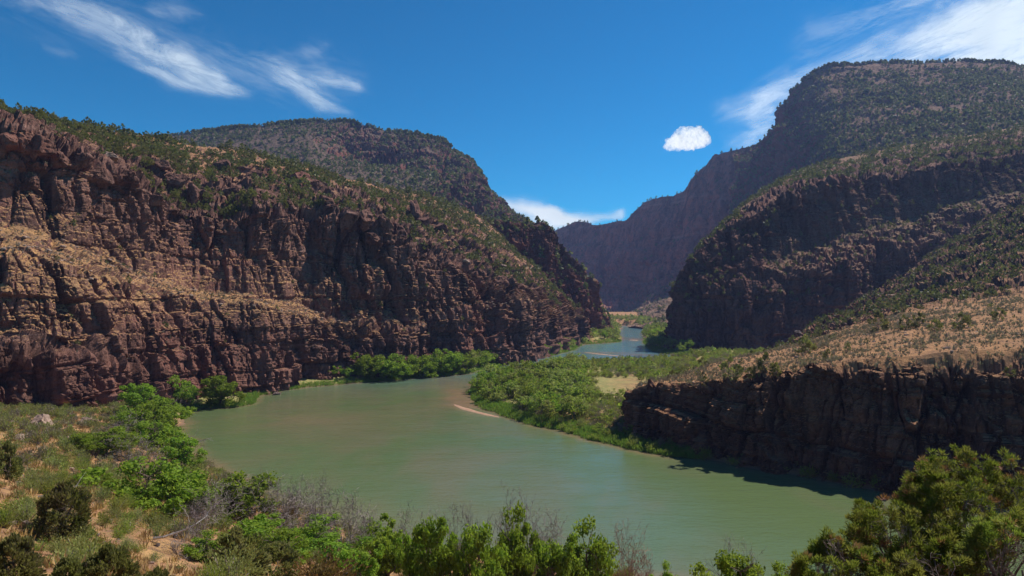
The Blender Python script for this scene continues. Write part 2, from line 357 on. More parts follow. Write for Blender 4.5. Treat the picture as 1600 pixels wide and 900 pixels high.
# far buttress of the left wall
fpx = a_(720, 780, 820, 850, 868, 885, 908, 920, 926, 940, 953)
fY = a_(640, 650, 660, 670, 680, 690, 700, 715, 730, 760, 800)
Fb = P3(fpx, 524, fY); Ft = P3(fpx, a_(352, 350, 349, 354, 358, 385, 415, 440, 465, 495, 516), fY + a_(60, 50, 45, 40, 40, 35, 30, 25, 20, 10, 5))
Fm = P3(fpx, a_(440, 440, 445, 450, 455, 465, 470, 475, 488, 508, 520), fY + a_(20, 20, 20, 20, 20, 15, 10, 8, 5, 3, 2))
sheet('cliff_buttress', [Fb, Fm, Ft, Ft + np.array([-160, 120, 10]), Ft + np.array([-300, 240, -60])], [1, 1, .9, .2, .2], [.2, .1, .3, .7, .7], 300, [50, 80, 30, 6], ROCK_F, scale=1.3, seed=9, strat=.8)
# left mountain
E = a_(120, 200, 290, 370, 480, 550, 600, 660, 690, 712, 735, 748, 762, 775, 790, 803, 840)
Es = P3(E, a_(235, 222, 209, 199, 190, 190, 203, 212, 220, 236, 252, 266, 290, 305, 318, 333, 352), 1500 - (E - 120) * .3)
Eu = P3(E, a_(250, 240, 228, 220, 212, 238, 250, 246, 262, 262, 268, 280, 298, 311, 323, 337, 355), 1400 - (E - 120) * .3)
Em = P3(E, a_(275, 268, 262, 262, 262, 272, 280, 284, 280, 274, 276, 286, 302, 314, 326, 339, 357), 1150 - (E - 120) * .15)
Ec = P3(E, a_(290, 285, 282, 282, 290, 300, 305, 306, 308, 318, 328, 332, 336, 340, 345, 350, 362), 1080 - (E - 120) * .15)
Eb = P3(E, a_(340, 340, 340, 350, 370, 390, 400, 400, 400, 400, 400, 400, 400, 400, 400, 400, 400), 800)
sheet('mountain_left', [Eb, Ec, Em, Eu, Es, Es + np.array([0, 300, -60])],
      [.2, a_(.1, .1, .1, .1, .1, .1, .1, .1, .8, 1, 1, 1, 1, 1, 1, 1, 1), a_(.1, .1, .1, .1, .1, .1, .1, .1, .5, 1, 1, 1, 1, 1, 1, 1, 1), a_(.1, .1, .1, .1, .1, .8, .9, .9, .9, .9, .9, .9, 1, 1, 1, 1, 1), a_(.1, .1, .1, .1, .1, .3, .3, .3, .4, .4, .4, .4, .4, .4, .4, .4, .4), .2],
      [.7, .6 - .4 * (E > 680), .6 - .4 * (E > 680), .4, .5, .5], 500, [20, 40, 50, 50, 4], ROCK_E, scale=3.2, seed=21, big=.35, amp=.7)
# far canyon wall
A = a_(800, 840, 872, 905, 940, 975, 1000, 1025, 1066, 1080, 1108, 1118, 1150, 1185, 1230)
AsY = a_(2300, 2200, 2150, 2080, 2000, 1940, 1900, 1850, 1780, 1740, 1700, 1680, 1640, 1600, 1560)
As = P3(A, a_(372, 366, 358, 347, 350, 343, 320, 308, 302, 280, 250, 240, 233, 224, 215), AsY)
Am = P3(A, a_(455, 455, 460, 465, 470, 468, 462, 456, 448, 440, 425, 420, 405, 395, 385), AsY - 170)
At = P3(A, a_(500, 502, 503, 503, 502, 496, 485, 474, 462, 456, 440, 434, 425, 415, 405), AsY - 420)
Ab = P3(A, a_(508, 510, 511, 512, 513, 514, 515, 517, 520, 520, 520, 520, 520, 520, 520), a_(1500, 1400, 1300, 1200, 1150, 1050, 1000, 930, 900, 890, 880, 870, 860, 850, 840) - 20)
sheet('canyon_wall_far', [Ab, At, Am, As, As + np.array([60, 300, -60])], [.1, .2, .85, .12, .2], [1., 1., .1, .2, .5], 500, [50, 50, 120, 4], ROCK_A, scale=3.6, seed=33, big=2.0, strat=1.)
# right peak
Bx = a_(1150, 1183, 1200, 1214, 1219, 1240, 1265, 1295, 1380, 1500, 1560, 1600, 1750, 2200)
Bs = P3(Bx, a_(238, 223, 203, 186, 160, 138, 120, 106, 99, 97, 98, 106, 130, 170), a_(1640, 1600, 1560, 1520, 1500, 1480, 1460, 1450, 1450, 1430, 1400, 1380, 1350, 1300))
Bu = P3(Bx + a_(-4, -2, 0, 2, 8, 8, 8, 8, 6, 4, 2, 0, 0, 0), a_(275, 262, 250, 235, 220, 200, 180, 165, 150, 140, 140, 150, 170, 200), a_(1500, 1460, 1430, 1400, 1380, 1370, 1330, 1300, 1260, 1230, 1200, 1190, 1170, 1150))
Bm = P3(Bx + a_(-10, -8, -6, -4, 0, 6, 10, 10, 8, 4, 2, 0, 0, 0), a_(335, 325, 318, 310, 300, 285, 265, 250, 225, 205, 200, 200, 210, 230), a_(1330, 1290, 1260, 1240, 1220, 1190, 1150, 1110, 1060, 1020, 1000, 980, 960, 900))
Bb = P3(Bx + a_(-20, -15, -10, -10, 0, 10, 15, 15, 10, 0, 0, 10, 0, 0), a_(440, 430, 420, 410, 395, 370, 350, 335, 315, 300, 290, 280, 270, 260), a_(1150, 1100, 1060, 1020, 980, 930, 880, 860, 850, 840, 830, 820, 800, 760))
sheet('mountain_right', [Bb, Bm, Bu, Bs, Bs + np.array([200, 400, -60])], [.4, .25 + .7 * (Bx < 1245), .25 + .7 * (Bx < 1250), .2 + .7 * (Bx < 1235), .2], [.7, .7 - .5 * (Bx < 1240), .7 - .5 * (Bx < 1240), .7, .7], 560, [50, 60, 70, 4], ROCK_B, scale=3.0, seed=41, big=.9)
# right cliff in shade
cb = a_(1030, 1040, 1060, 1085, 1120, 1170, 1230, 1300, 1400, 1500, 1600, 1800, 2200)
cY = a_(575, 545, 525, 518, 512, 508, 510, 520, 540, 560, 575, 590, 600)
C0 = P3(cb, zpy(-4, cY), cY)
C1 = P3(a_(1038, 1055, 1070, 1095, 1130, 1175, 1230, 1300, 1400, 1500, 1600, 1800, 2200), a_(500, 484, 475, 462, 450, 440, 430, 418, 395, 365, 330, 300, 280), cY + 20)
C1b = C1 + np.stack([0 * cY, a_(2, 2, 3, 5, 8, 12, 26, 40, 46, 46, 40, 30, 20), a_(.5, .5, 1, 2, 4, 7, 13, 20, 24, 24, 20, 14, 10)], 1); lg = 1. * (cb > 1200)
C2 = P3(a_(1050, 1063, 1080, 1110, 1142, 1185, 1235, 1300, 1400, 1500, 1600, 1800, 2200), a_(466, 434, 404, 380, 354, 332, 311, 290, 268, 252, 240, 215, 190), cY + a_(30, 42, 52, 56, 60, 64, 74, 88, 96, 94, 88, 84, 78))
C3 = P3(a_(1056, 1072, 1095, 1130, 1160, 1205, 1250, 1305, 1400, 1500, 1600, 1800, 2200), a_(458, 420, 386, 354, 322, 290, 268, 250, 230, 214, 198, 180, 160), cY + a_(60, 90, 120, 150, 190, 260, 290, 300, 300, 290, 270, 260, 250))
sheet('cliff_right', [C0, C1, C1b, C2, C3, C3 + np.array([80, 160, -50])], [1, .95, 1 - .6 * lg, .9, .15, .3], [0, .5 * lg, .85 * lg, .25, .6, .6], 690, [100, 26, 105, 40, 4], ROCK_C, scale=1.25, seed=55, strat=.6, big=1.1, amp=.85)
# right bench: wall over the water, tan top, talus slope behind
dx = a_(978, 1000, 1060, 1130, 1200, 1300, 1400, 1500, 1600, 1800, 2200)
dY = a_(203, 194, 184, 172, 163, 152, 143, 138, 134, 128, 120)
dz = a_(2, 2, 1.5, 1, 0, 0, 0, 0, 0, 0, 0)
dY = dY - 2.5 * (dx > 1080)
D0 = P3(dx, zpy(-4, dY), dY)
D1 = P3(dx + a_(-2, 0, 0, 0, 0, 0, 0, 0, 0, 0, 0), a_(620, 606, 601, 595, 584, 572, 562, 555, 550, 545, 540), dY + a_(4, 5, 6, 6, 7, 7, 8, 9, 10, 10, 10))
D2 = P3(dx + a_(4, 6, 0, 0, 0, 0, 0, 0, 0, 0, 0), a_(616, 600, 589, 575, 561, 544, 528, 514, 501, 488, 468), dY + a_(12, 22, 34, 46, 54, 60, 64, 68, 72, 76, 80))
D3 = P3(dx + a_(10, 15, 8, 0, 0, 0, 0, 0, 0, 0, 0), a_(617, 603, 586, 563, 548, 520, 492, 477, 463, 440, 400), dY + a_(18, 34, 64, 90, 118, 150, 168, 172, 176, 180, 190))
D4 = P3(dx + a_(22, 30, 20, 10, 0, 0, 0, 0, 0, 0, 0), a_(650, 640, 612, 585, 560, 503, 455, 400, 340, 260, 200), dY + a_(26, 50, 100, 150, 180, 250, 290, 312, 336, 350, 360))
D5 = P3(dx + a_(22, 30, 20, 10, 0, 0, 0, 0, 0, 0, 0), a_(668, 650, 625, 595, 570, 498, 440, 375, 310, 230, 170), dY + a_(27, 54, 110, 165, 200, 330, 370, 395, 430, 450, 460))
sheet('bench_cliff', [D0, D1, D1 + (D2 - D1) * .1, D2, D3, D3 + (D4 - D3) * .14, D4, D5], [1, .9, .06, .03, .1, .75, 1., .9], [0, .5, 1, 1, 1, .25, .05, .05], 800, [150, 8, 32, 40, 12, 66, 40], ROCK_R, seed=66, big=.45, rimz=1.3, amp=1.0, joints=.4, strat=1.25, soft=.6)

# ------------------------------------------------------------------ river outline and low ground
RIV = np.array([(-114, 237), (-100, 205), (-87, 185.6), (-72.3, 164), (-49, 138), (-29, 118.6), (-10, 106.7), (9.3, 99), (27, 96.6), (44, 93.8), (60, 91.8), (120, 80), (200, 65), (330, 40),
                (330, 90), (200, 108), (150, 122), (101, 134), (78.7, 142), (65.4, 155), (52, 169), (34, 181), (19, 203), (0, 231), (-13.6, 260), (-18, 294), (-19, 328), (-8, 345), (12, 368), (32, 400), (44, 432), (66, 436), (105, 455), (135, 478), (118, 512),
                (112, 540), (116, 590), (124, 640), (140, 720), (152, 800), (172, 890), (200, 1000), (190, 1100), (150, 1100), (160, 1000), (140, 905), (126, 800), (116, 720), (104, 662), (84, 640), (64, 622), (56, 590), (52, 560), (30, 500), (2, 440), (-15, 400), (-26, 372), (-52, 350), (-85, 325), (-103, 305), (-106, 281), (-100, 264), (-104, 256), (-112, 254), (-119, 250)], float)
def rsd(x, y):
    """distance to the shore, positive on land"""
    x = x + 1.6 * vn(np.stack([x / 7, y / 7, x * 0], -1), 5) + .6 * vn(np.stack([x / 2, y / 2, x * 0], -1), 6)
    d = np.full(x.shape, 1e9); ins = np.zeros(x.shape, bool); n = len(RIV)
    for i in range(n):
        ax, ay = RIV[i]; bx, by = RIV[(i + 1) % n]; ex, ey = bx - ax, by - ay
        t = np.clip(((x - ax) * ex + (y - ay) * ey) / (ex * ex + ey * ey), 0, 1)
        d = np.minimum(d, np.hypot(x - ax - t * ex, y - ay - t * ey))
        if ay != by:
            c = ((ay > y) != (by > y)) & (x < (bx - ax) * (y - ay) / (by - ay) + ax); ins ^= c
    return np.where(ins, -d, d)
CP = np.array([(0, 0, 38.3), (10, 0, 38), (22, 5, 37), (-15, 0, 39), (-40, 0, 42), (-90, 0, 48), (6, 15, 33.4), (13, 15, 33.8), (0, 15, 33.2), (-8, 15, 33.8), (-20, 15, 35), (0, -40, 42), (60, -40, 40), (-60, -40, 46),
               (-24, 30, 27.8), (-12, 30, 26.5), (0, 30, 25), (10, 30, 24.5), (25, 30, 24), (60, 20, 22), (120, 20, 15), (-36, 55, 21.2), (-44, 60, 21.6), (-41, 80, 15.3), (-88, 120, 14.4), (-60, 80, 20), (-100, 90, 24), (-150, 100, 32),
               (-79, 130, 11.6), (-135, 180, 10), (-120, 150, 14), (-175, 170, 14), (-66, 122, 9.6), (-88, 170, 6), (-34, 90, 10), (-19, 78, 9), (0, 70, 10), (20, 62, 10), (45, 58, 9), (80, 50, 8), (-52, 120, 6), (-30, 104, 6), (-110, 210, 5), (-130, 230, 4.5),
               (20, 240, 2), (45, 222, 2.2), (20, 300, 2.2), (50, 300, 2.4), (60, 380, 2.6), (90, 430, 2.4), (120, 440, 3), (0, 300, 2.2), (80, 250, 3), (110, 200, 3), (130, 300, 3), (200, 300, 3), (200, 460, 3),
               (-130, 262, 3), (-120, 300, 3), (-60, 370, 3), (-40, 390, 3.4), (0, 470, 5), (30, 550, 6), (40, 640, 5), (90, 720, 4), (110, 800, 4), (130, 920, 4), (230, 1000, 5), (180, 780, 4), (140, 560, 4), (150, 650, 5), (300, 900, 9), (-100, 600, 10), (-250, 300, 20)], float)
c0 = 12.
K = np.sqrt(((CP[:, None, :2] - CP[None, :, :2]) ** 2).sum(-1) + c0 * c0); wts = np.linalg.solve(K + np.eye(len(CP)) * -.5, CP[:, 2] - 10)
def ground_z(x, y, fine=True):
    x = np.asarray(x, float); y = np.asarray(y, float); sh = x.shape; x = x.ravel(); y = y.ravel()
    z = np.full(x.shape, 10.)
    for k in range(len(CP)): z = z + wts[k] * np.sqrt((x - CP[k, 0]) ** 2 + (y - CP[k, 1]) ** 2 + c0 * c0)
    s = rsd(x, y); land = np.clip(s, 0, None)
    z = .22 * np.minimum(land, 4) + sstep(0, 13, land) * np.maximum(z - .8, .4)
    if fine:
        q = np.stack([x, y, x * 0], -1)
        a = sstep(0, 8, land) * (.35 + .65 * (y < 230))
        z = z + a * (1.1 * fbm(q / 16, 3, 71) + .5 * fbm(q / 4.5, 3, 72) + .16 * fbm(q / 1.1, 3, 73))
        z = z + .05 * fbm(q / .8, 2, 74)
    z = np.where(s < 0, np.maximum(-.6 + .0 * s, s * .35), z)
    return z.reshape(sh)
# polar-spaced grid: cells keep about the same size as seen from the hill the camera stands on
na, nd = 640, 500
ang = np.linspace(R(-62), R(62), na); dist = np.concatenate([np.linspace(-40, 3.5, 12, endpoint=False), np.geomspace(4, 1350, nd - 12)])
AA, DD = np.meshgrid(ang, dist, indexing='ij')
GX = np.tan(np.clip(AA, R(-62), R(62))) * np.maximum(DD, 4) ; GX = np.where(DD < 4, np.tan(AA) * 30 * (1 - np.clip(DD, -40, 4) / 4 * 1.0 + 0) * .2 + np.tan(AA) * 4, GX)
GX = np.where(DD < 4, np.tan(AA) * (4 + (4 - DD) * .8), GX)
GY = DD.copy(); GZ = ground_z(GX, GY)
idx = np.arange(na * nd).reshape(na, nd)
F = np.stack([idx[:-1, :-1], idx[1:, :-1], idx[1:, 1:], idx[:-1, 1:]], -1).reshape(-1, 4)
zz = GZ.ravel()[F]; keep = (zz.max(1) > -.45); F = F[keep]
GS = rsd(GX.ravel(), GY.ravel())
def ground_mat():
    m, nt, out = mat('ground_soil'); b = NB(nt); geo = b.n('ShaderNodeNewGeometry'); P = geo.outputs['Position']
    sp = b.n('ShaderNodeSeparateXYZ'); b.set(sp.inputs[0], P)
    wet = b.n('ShaderNodeAttribute', attribute_name='meadow').outputs['Fac']; sdn = b.n('ShaderNodeAttribute', attribute_name='shore').outputs['Fac']
    n1 = b.noise(P, .09, 6, .65); n2 = b.noise(P, .6, 7, .7); n3 = b.noise(P, 3.5, 6, .75)
    c = b.mix(b.ss(n1, .4, .6), (.40, .20, .105), (.33, .185, .09))
    c = b.mix(b.ss(n2, .42, .62, 0, .9), c, (.24, .135, .08))
    c = b.mix(b.ss(n2, .60, .70, 0, .8), c, (.13, .085, .065))
    c = b.mix(b.ss(b.noise(P, .25, 5, .6), .50, .62, 0, .7), c, (.52, .31, .13))
    c = b.mix(b.ss(n3, .5, .66, 0, .7), c, (.10, .095, .045))
    g = b.mix(b.ss(n2, .4, .6), (.34, .27, .11), (.20, .21, .07))
    c = b.mix(wet, c, g)
    c = b.mix(b.ss(sdn, .2, 2.2, .8, 0), c, (.16, .10, .07))
    bs = b.n('ShaderNodeBsdfPrincipled'); b.set(bs.inputs['Base Color'], c); bs.inputs['Roughness'].default_value = .95; bs.inputs['Specular IOR Level'].default_value = .1
    b.set(bs.inputs['Normal'], b.bump(b.math('ADD', n2, b.math('MULTIPLY', n3, .4)), .8, .5))
    nt.links.new(bs.outputs[0], out.inputs[0]); return m
gx, gy = GX.ravel(), GY.ravel()
mead = sstep(215, 250, gy) * (1 - sstep(900, 1000, gy)) * (1 - .75 * sstep(-.1, .25, fbm(np.stack([gx / 25, gy / 25, gx * 0], -1), 3, 88)) * sstep(30, 60, gx)) * (gx > -140)
me = np_mesh('ground', np.stack([gx, gy, GZ.ravel()], -1), F, (ground_mat(),), smooth=True, attrs={'meadow': mead, 'shore': GS})
og = link(bpy.data.objects.new('ground', me)); og['kind'] = 'structure'
# ground reaching on past the landforms to the horizon
def plate(name, x0, x1, y0, y1, z, n, material, kind='structure'):
    X, Y = np.meshgrid(np.linspace(x0, x1, n), np.linspace(y0, y1, n), indexing='ij')
    i = np.arange(n * n).reshape(n, n); Fq = np.stack([i[:-1, :-1], i[1:, :-1], i[1:, 1:], i[:-1, 1:]], -1).reshape(-1, 4)
    o = link(bpy.data.objects.new(name, np_mesh(name, np.stack([X.ravel(), Y.ravel(), np.full(n * n, z)], -1), Fq, (material,)))); o['kind'] = kind; return o
plate('plateau_ground', -3500, 3500, -600, 4200, -6., 30, ROCK_F)

# ------------------------------------------------------------------ water
def water_mat():
    m, nt, out = mat('river_water'); b = NB(nt); geo = b.n('ShaderNodeNewGeometry'); P = geo.outputs['Position']
    sp = b.n('ShaderNodeSeparateXYZ'); b.set(sp.inputs[0], P)
    big = b.noise(b.vmul(P, (.022, .012, 1)), 1, 4, .6, .4)
    sh = b.n('ShaderNodeAttribute', attribute_name='shallow').outputs['Fac']
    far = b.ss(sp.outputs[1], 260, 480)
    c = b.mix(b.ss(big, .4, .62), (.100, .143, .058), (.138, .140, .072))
    c = b.mix(far, c, (.10, .20, .22))  # reflected sky blue painted into the base colour, growing with distance
    c = b.mix(b.math('MULTIPLY', sh, .85), c, (.27, .165, .10))
    bs = b.n('ShaderNodeBsdfPrincipled'); b.set(bs.inputs['Base Color'], c); b.set(bs.inputs['Roughness'], b.ss(b.noise(b.vmul(P, (.03, .11, 1)), 1.5, 5, .6, 1.2), .4, .6, .05, .16))
    bs.inputs['IOR'].default_value = 1.33; bs.inputs['Specular IOR Level'].default_value = .5
    w1 = b.noise(b.vmul(P, (.55, 1.0, 1)), 1.2, 3, .6, .6); w2 = b.noise(b.vmul(P, (.9, 1.6, 1)), 3.2, 3, .6); w3 = b.noise(b.vmul(P, (.06, .12, 1)), 1, 3, .5)
    h = b.math('ADD', b.math('MULTIPLY', w1, .6), b.math('MULTIPLY', w2, .25))
    w0 = b.noise(b.vmul(P, (.10, .34, 1)), 1.6, 4, .6, .8)
    h = b.math('ADD', h, b.math('MULTIPLY', w0, 1.0))
    h = b.math('MULTIPLY', h, b.ss(w3, .3, .7, .5, 1.))
    b.set(bs.inputs['Normal'], b.bump(h, .55, .32)); nt.links.new(bs.outputs[0], out.inputs[0]); return m
wx, wy = np.meshgrid(np.linspace(-150, 350, 260), np.linspace(40, 1120, 420), indexing='ij'); wx = wx.ravel(); wy = wy.ravel()
ws = rsd(wx, wy); i = np.arange(260 * 420).reshape(260, 420); Fw = np.stack([i[:-1, :-1], i[1:, :-1], i[1:, 1:], i[:-1, 1:]], -1).reshape(-1, 4)
Fw = Fw[(ws[Fw].min(1) < 4)]
def blob(x, y, cx, cy, rx, ry, a=0):
    ca, sa = math.cos(a), math.sin(a); u = ((x - cx) * ca + (y - cy) * sa) / rx; v = (-(x - cx) * sa + (y - cy) * ca) / ry
    return np.exp(-(u * u + v * v))
shal = 1.0 * blob(wx, wy, -22, 285, 7, 26, .15) + .9 * blob(wx, wy, -14, 262, 10, 9) + .35 * blob(wx, wy, -30, 330, 12, 45, .2) + .35 * blob(wx, wy, -32, 128, 16, 9, -.7) + .25 * blob(wx, wy, -70, 230, 30, 18)
shal += .7 * np.exp(-((ws + 1.) / 1.6) ** 2) + .8 * blob(wx, wy, 72, 525, 22, 10) + .7 * blob(wx, wy, 95, 505, 22, 8) + .8 * blob(wx, wy, 128, 710, 14, 28)
shal = np.clip(shal * (1 + .5 * fbm(np.stack([wx / 9, wy / 9, wx * 0], -1), 3, 77)), 0, 1)
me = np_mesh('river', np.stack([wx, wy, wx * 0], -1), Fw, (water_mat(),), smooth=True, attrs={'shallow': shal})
ow = link(bpy.data.objects.new('river', me)); ow['kind'] = 'structure'
def sandbar(pts, wdt, h, label, seed):
    pts = np.array(pts, float); t = np.linspace(0, len(pts) - 1, 60); c = catmull(pts, t); d = unit(np.gradient(c, axis=0)); nn = np.stack([-d[:, 1], d[:, 0]], 1)
    k = np.linspace(-1, 1, 13); prof = np.sin(np.linspace(0, math.pi, 60)) ** .6 * (1 + .35 * vn(np.stack([t * 1.7, t * 0, t * 0 + seed], -1)))
    V = np.concatenate([c[:, None] + nn[:, None] * (k[None, :, None] * wdt * prof[:, None, None]), np.zeros((60, 13, 1))], -1)
    V[..., 2] = h * (1 - k[None] ** 2) * prof[:, None] - .12 + .03 * vn(V.reshape(-1, 3) / 1.5, seed).reshape(60, 13)
    i = np.arange(780).reshape(60, 13); Fq = np.stack([i[:-1, :-1], i[1:, :-1], i[1:, 1:], i[:-1, 1:]], -1).reshape(-1, 4)
    o = link(bpy.data.objects.new('sandbar', np_mesh('sandbar', V.reshape(-1, 3), Fq, (SANDM,), smooth=True))); tag(o, label, 'sandbar')
def wp(px, py): Y = F0 * CAMZ / (py - HY); return ((px - 800) / F0 * Y, Y)
sandbar([(-22.5, 264), (-18, 254), (-11.5, 243.5), (-4, 234)], 1.9, .42, 'narrow tan sandbar at the water edge beside the green point of the peninsula', 1)
sandbar([wp(912, 550), wp(935, 553), wp(955, 555), wp(976, 557)], 2.8, .3, 'longer pinkish sandbar across the distant blue bend of the river', 2)
sandbar([wp(970, 560), wp(990, 560), wp(1010, 561)], 3., .4, 'short sandbar just behind the bare bushes on the near side of the distant bend', 3)
sandbar([wp(984, 531), wp(998, 532)], 3., .3, 'farthest small sandbar in the narrow upper reach beyond the green spit', 4)

# ------------------------------------------------------------------ depth buffer for choosing what shows
ZB = np.full((450, 800), 1e9)
def zadd(V):
    x, y, Y = proj(V); ix = (x / 2).astype(int); iy = (y / 2).astype(int); ok = (V[:, 1] > 2) & (ix >= 0) & (ix < 800) & (iy >= 0) & (iy < 450)
    np.minimum.at(ZB, (iy[ok], ix[ok]), Y[ok])
for k, t in TERR.items(): zadd(t['P'].reshape(-1, 3))
zadd(np.stack([gx, gy, GZ.ravel()], -1)[GZ.ravel() > 0])
def visible(V, tol=1.06):
    x, y, Y = proj(V); ix = (x / 2).astype(int); iy = (y / 2).astype(int); ok = (V[:, 1] > 2) & (ix >= 0) & (ix < 800) & (iy >= 0) & (iy < 450)
    r = np.zeros(len(V), bool); r[ok] = Y[ok] < ZB[iy[ok], ix[ok]] * tol; return r

# ------------------------------------------------------------------ plant prototypes
def clump_leaves(cent, rad, n, size, r, out_bias=.6, asp=.55, center=None):
    """n leaves round every clump centre"""
    m = len(cent); k = np.repeat(np.arange(m), n); d = rnd_dir(m * n, r); rr = r.random(m * n) ** .45
    C = cent[k] + d * (rad[k] * rr)[:, None] * [1, 1, .8]
    nrm = unit(d * out_bias + rnd_dir(m * n, r) * .8 + [0, 0, .25]); t = unit(np.cross(nrm, rnd_dir(m * n, r))); s = np.cross(nrm, t)
    L = size * (.6 + .8 * r.random(m * n))
    return quads(C, t * L[:, None], s * (L * asp)[:, None])
def limbs(r, h, spread, nb=7, rad=.16, k=5, lean=.15, up=.55, forks=2):
    """trunk with forking limbs; returns tubes and the branch tips"""
    A, B, RA, RB, tips = [], [], [], [], []
    p = np.zeros(3); d = unit(np.array([r.normal() * lean, r.normal() * lean, 1.])); segs = 5; cr = rad; nodes = []
    for i in range(segs):
        q = p + d * h * .75 / segs; A.append(p); B.append(q); RA.append(cr); cr *= .8; RB.append(cr); p = q; d = unit(d + r.normal(size=3) * .16 + [0, 0, .1]); nodes.append((q, cr))
    tips.append(p)
    def br(p, d, L, rr, lv):
        n = 3
        for i in range(n):
            q = p + d * L / n; A.append(p); B.append(q); RA.append(rr); rr *= .75; RB.append(rr); p = q; d = unit(d + r.normal(size=3) * .25 + [0, 0, .12])
            if lv < forks and r.random() < .8: br(p, unit(d + r.normal(size=3) * .7), L * .6, rr * .75, lv + 1)
        tips.append(p)
    for i in range(nb):
        nd_, cr_ = nodes[int(r.integers(0, len(nodes)))]; az = r.random() * 6.283
        br(nd_, unit(np.array([math.cos(az), math.sin(az), up * (.4 + r.random())])), spread * (.6 + .5 * r.random()), cr_ * .6, 0)
    V, F = tubes(A, B, np.array(RA), np.array(RB), k); return V, F, np.array(tips)
def leafy_tree(seed, h=7., w=6., leaves=3600, lmat=None, lsize=.16, dead=.0, near=True):
    r = np.random.default_rng(seed); lmat = lmat or LEAF_G
    tv, tf, tips = limbs(r, h * .8, w * .38, 9, .02 * h + .03, 5 if near else 3)
    m = 74 if near else 44
    nl_ = 7; lob = np.stack([r.normal(size=nl_) * w * .17, r.normal(size=nl_) * w * .17, h * (.22 + .48 * r.random(nl_))], 1)
    li = r.integers(0, nl_, m); d = rnd_dir(m, r)
    cent = lob[li] + d * np.stack([np.full(m, w * .27), np.full(m, w * .27), np.full(m, h * .27)], 1) * (.75 + .35 * r.random(m))[:, None]
    cent[:, 2] = np.clip(cent[:, 2], h * (.03 + .09 * r.random(m)), h)
    rad = w * (.075 + .075 * r.random(len(cent)))
    lv, lf = clump_leaves(cent, rad, max(4, leaves // len(cent)), lsize, r)
    return dict(trunk=(tv, tf), crown=(lv, lf), lm=lmat, tm=BARK)
def juniper(seed, h=4., w=3.4, leaves=2600, lmat=None, lsize=.10, near=True):
    r = np.random.default_rng(seed); lmat = lmat or LEAF_J
    tv, tf, tips = limbs(r, h * .8, w * .4, 10, .03 * h, 5 if near else 3, .25)
    m = 60 if near else 26
    t = r.random(m) ** 1.1; az = r.random(m) * 6.283; prof = np.sin(np.clip(t * .92 + .12, 0, 1) * math.pi) ** .6
    rr = w * .42 * prof * (.45 + .55 * r.random(m) ** .5)
    cent = np.stack([np.cos(az) * rr, np.sin(az) * rr, h * (.06 + .86 * t)], 1); rad = w * (.085 + .07 * r.random(m)) * (1 - .3 * t)
    n = max(4, leaves // m); k = np.repeat(np.arange(m), n); d = rnd_dir(m * n, r); q = r.random(m * n) ** .4
    C = cent[k] + d * (rad[k] * q)[:, None] * [1, 1, 1.25]
    out = unit(C - [0, 0, h * .35]); ax = unit(out + rnd_dir(m * n, r) * .6 + [0, 0, .6]); s = unit(np.cross(ax, rnd_dir(m * n, r))); L = lsize * (.6 + .8 * r.random(m * n))
    lv, lf = quads(C, ax * L[:, None], s * (L * .5)[:, None])
    return dict(trunk=(tv, tf), crown=(lv, lf), lm=lmat, tm=BARK)
def dome_bush(seed, h=1., w=1.3, leaves=420, lmat=None, lsize=.07, twig=BARK_G):
    r = np.random.default_rng(seed); lmat = lmat or LEAF_S
    n = 16; az = r.random(n) * 6.283; el = R(35) + r.random(n) * R(50); L = (.35 + .3 * r.random(n)) * w
    A = np.zeros((n, 3)); B = np.stack([np.cos(az) * np.cos(el) * L, np.sin(az) * np.cos(el) * L, np.sin(el) * L * h / w * 1.3], 1)
    tv, tf = tubes(A, B, np.full(n, .02 * w), np.full(n, .006 * w), 3)
    k = r.integers(0, n, leaves); t = .45 + .65 * r.random(leaves); C = B[k] * t[:, None] + r.normal(size=(leaves, 3)) * .11 * w; C[:, 2] = np.abs(C[:, 2])
    ax = unit(C + [0, 0, .25] + rnd_dir(leaves, r) * .35); s = unit(np.cross(ax, rnd_dir(leaves, r))); LL = lsize * (.6 + .8 * r.random(leaves))
    lv, lf = quads(C, ax * LL[:, None], s * (LL * .42)[:, None])
    return dict(trunk=(tv, tf), crown=(lv, lf), lm=lmat, tm=twig)
def dead_shrub(seed, h=3., w=3., stems=9, tmat=None, leafy=0, thick=1.):
    r = np.random.default_rng(seed); A, B, RA, RB = [], [], [], []; tips = []
    def br(p, d, L, rr, lv):
        n = 4
        for i in range(n):
            q = p + d * L / n; A.append(p); B.append(q); RA.append(rr); rr = max(rr * .78, .0022); RB.append(rr); p = q; d = unit(d + r.normal(size=3) * .12 + [0, 0, .05])
            if lv < 4 and r.random() < (.95 if lv < 2 else .7 if lv < 3 else .3): br(p, unit(d + r.normal(size=3) * .65), L * .5, rr * .65, lv + 1)
        tips.append(p)
    for i in range(stems):
        az = r.random() * 6.283; sp = r.random() * w / h * .6
        br(np.array([math.cos(az) * .12 * w, math.sin(az) * .12 * w, -.1]), unit(np.array([math.cos(az) * sp, math.sin(az) * sp, 1.])), h * (.5 + .4 * r.random()), .012 * h * thick, 0)
    tv, tf = tubes(A, B, np.array(RA), np.array(RB), 3); d = dict(trunk=(tv, tf), crown=None, tm=tmat or BARK_G)
    if leafy:
        tp = np.array(tips); c = tp[r.integers(0, len(tp), leafy)] + r.normal(size=(leafy, 3)) * .06 * w
        ax = rnd_dir(leafy, r); s = unit(np.cross(ax, rnd_dir(leafy, r))); d['crown'] = quads(c, ax * .09, s * .06); d['lm'] = LEAF_SG
    return d
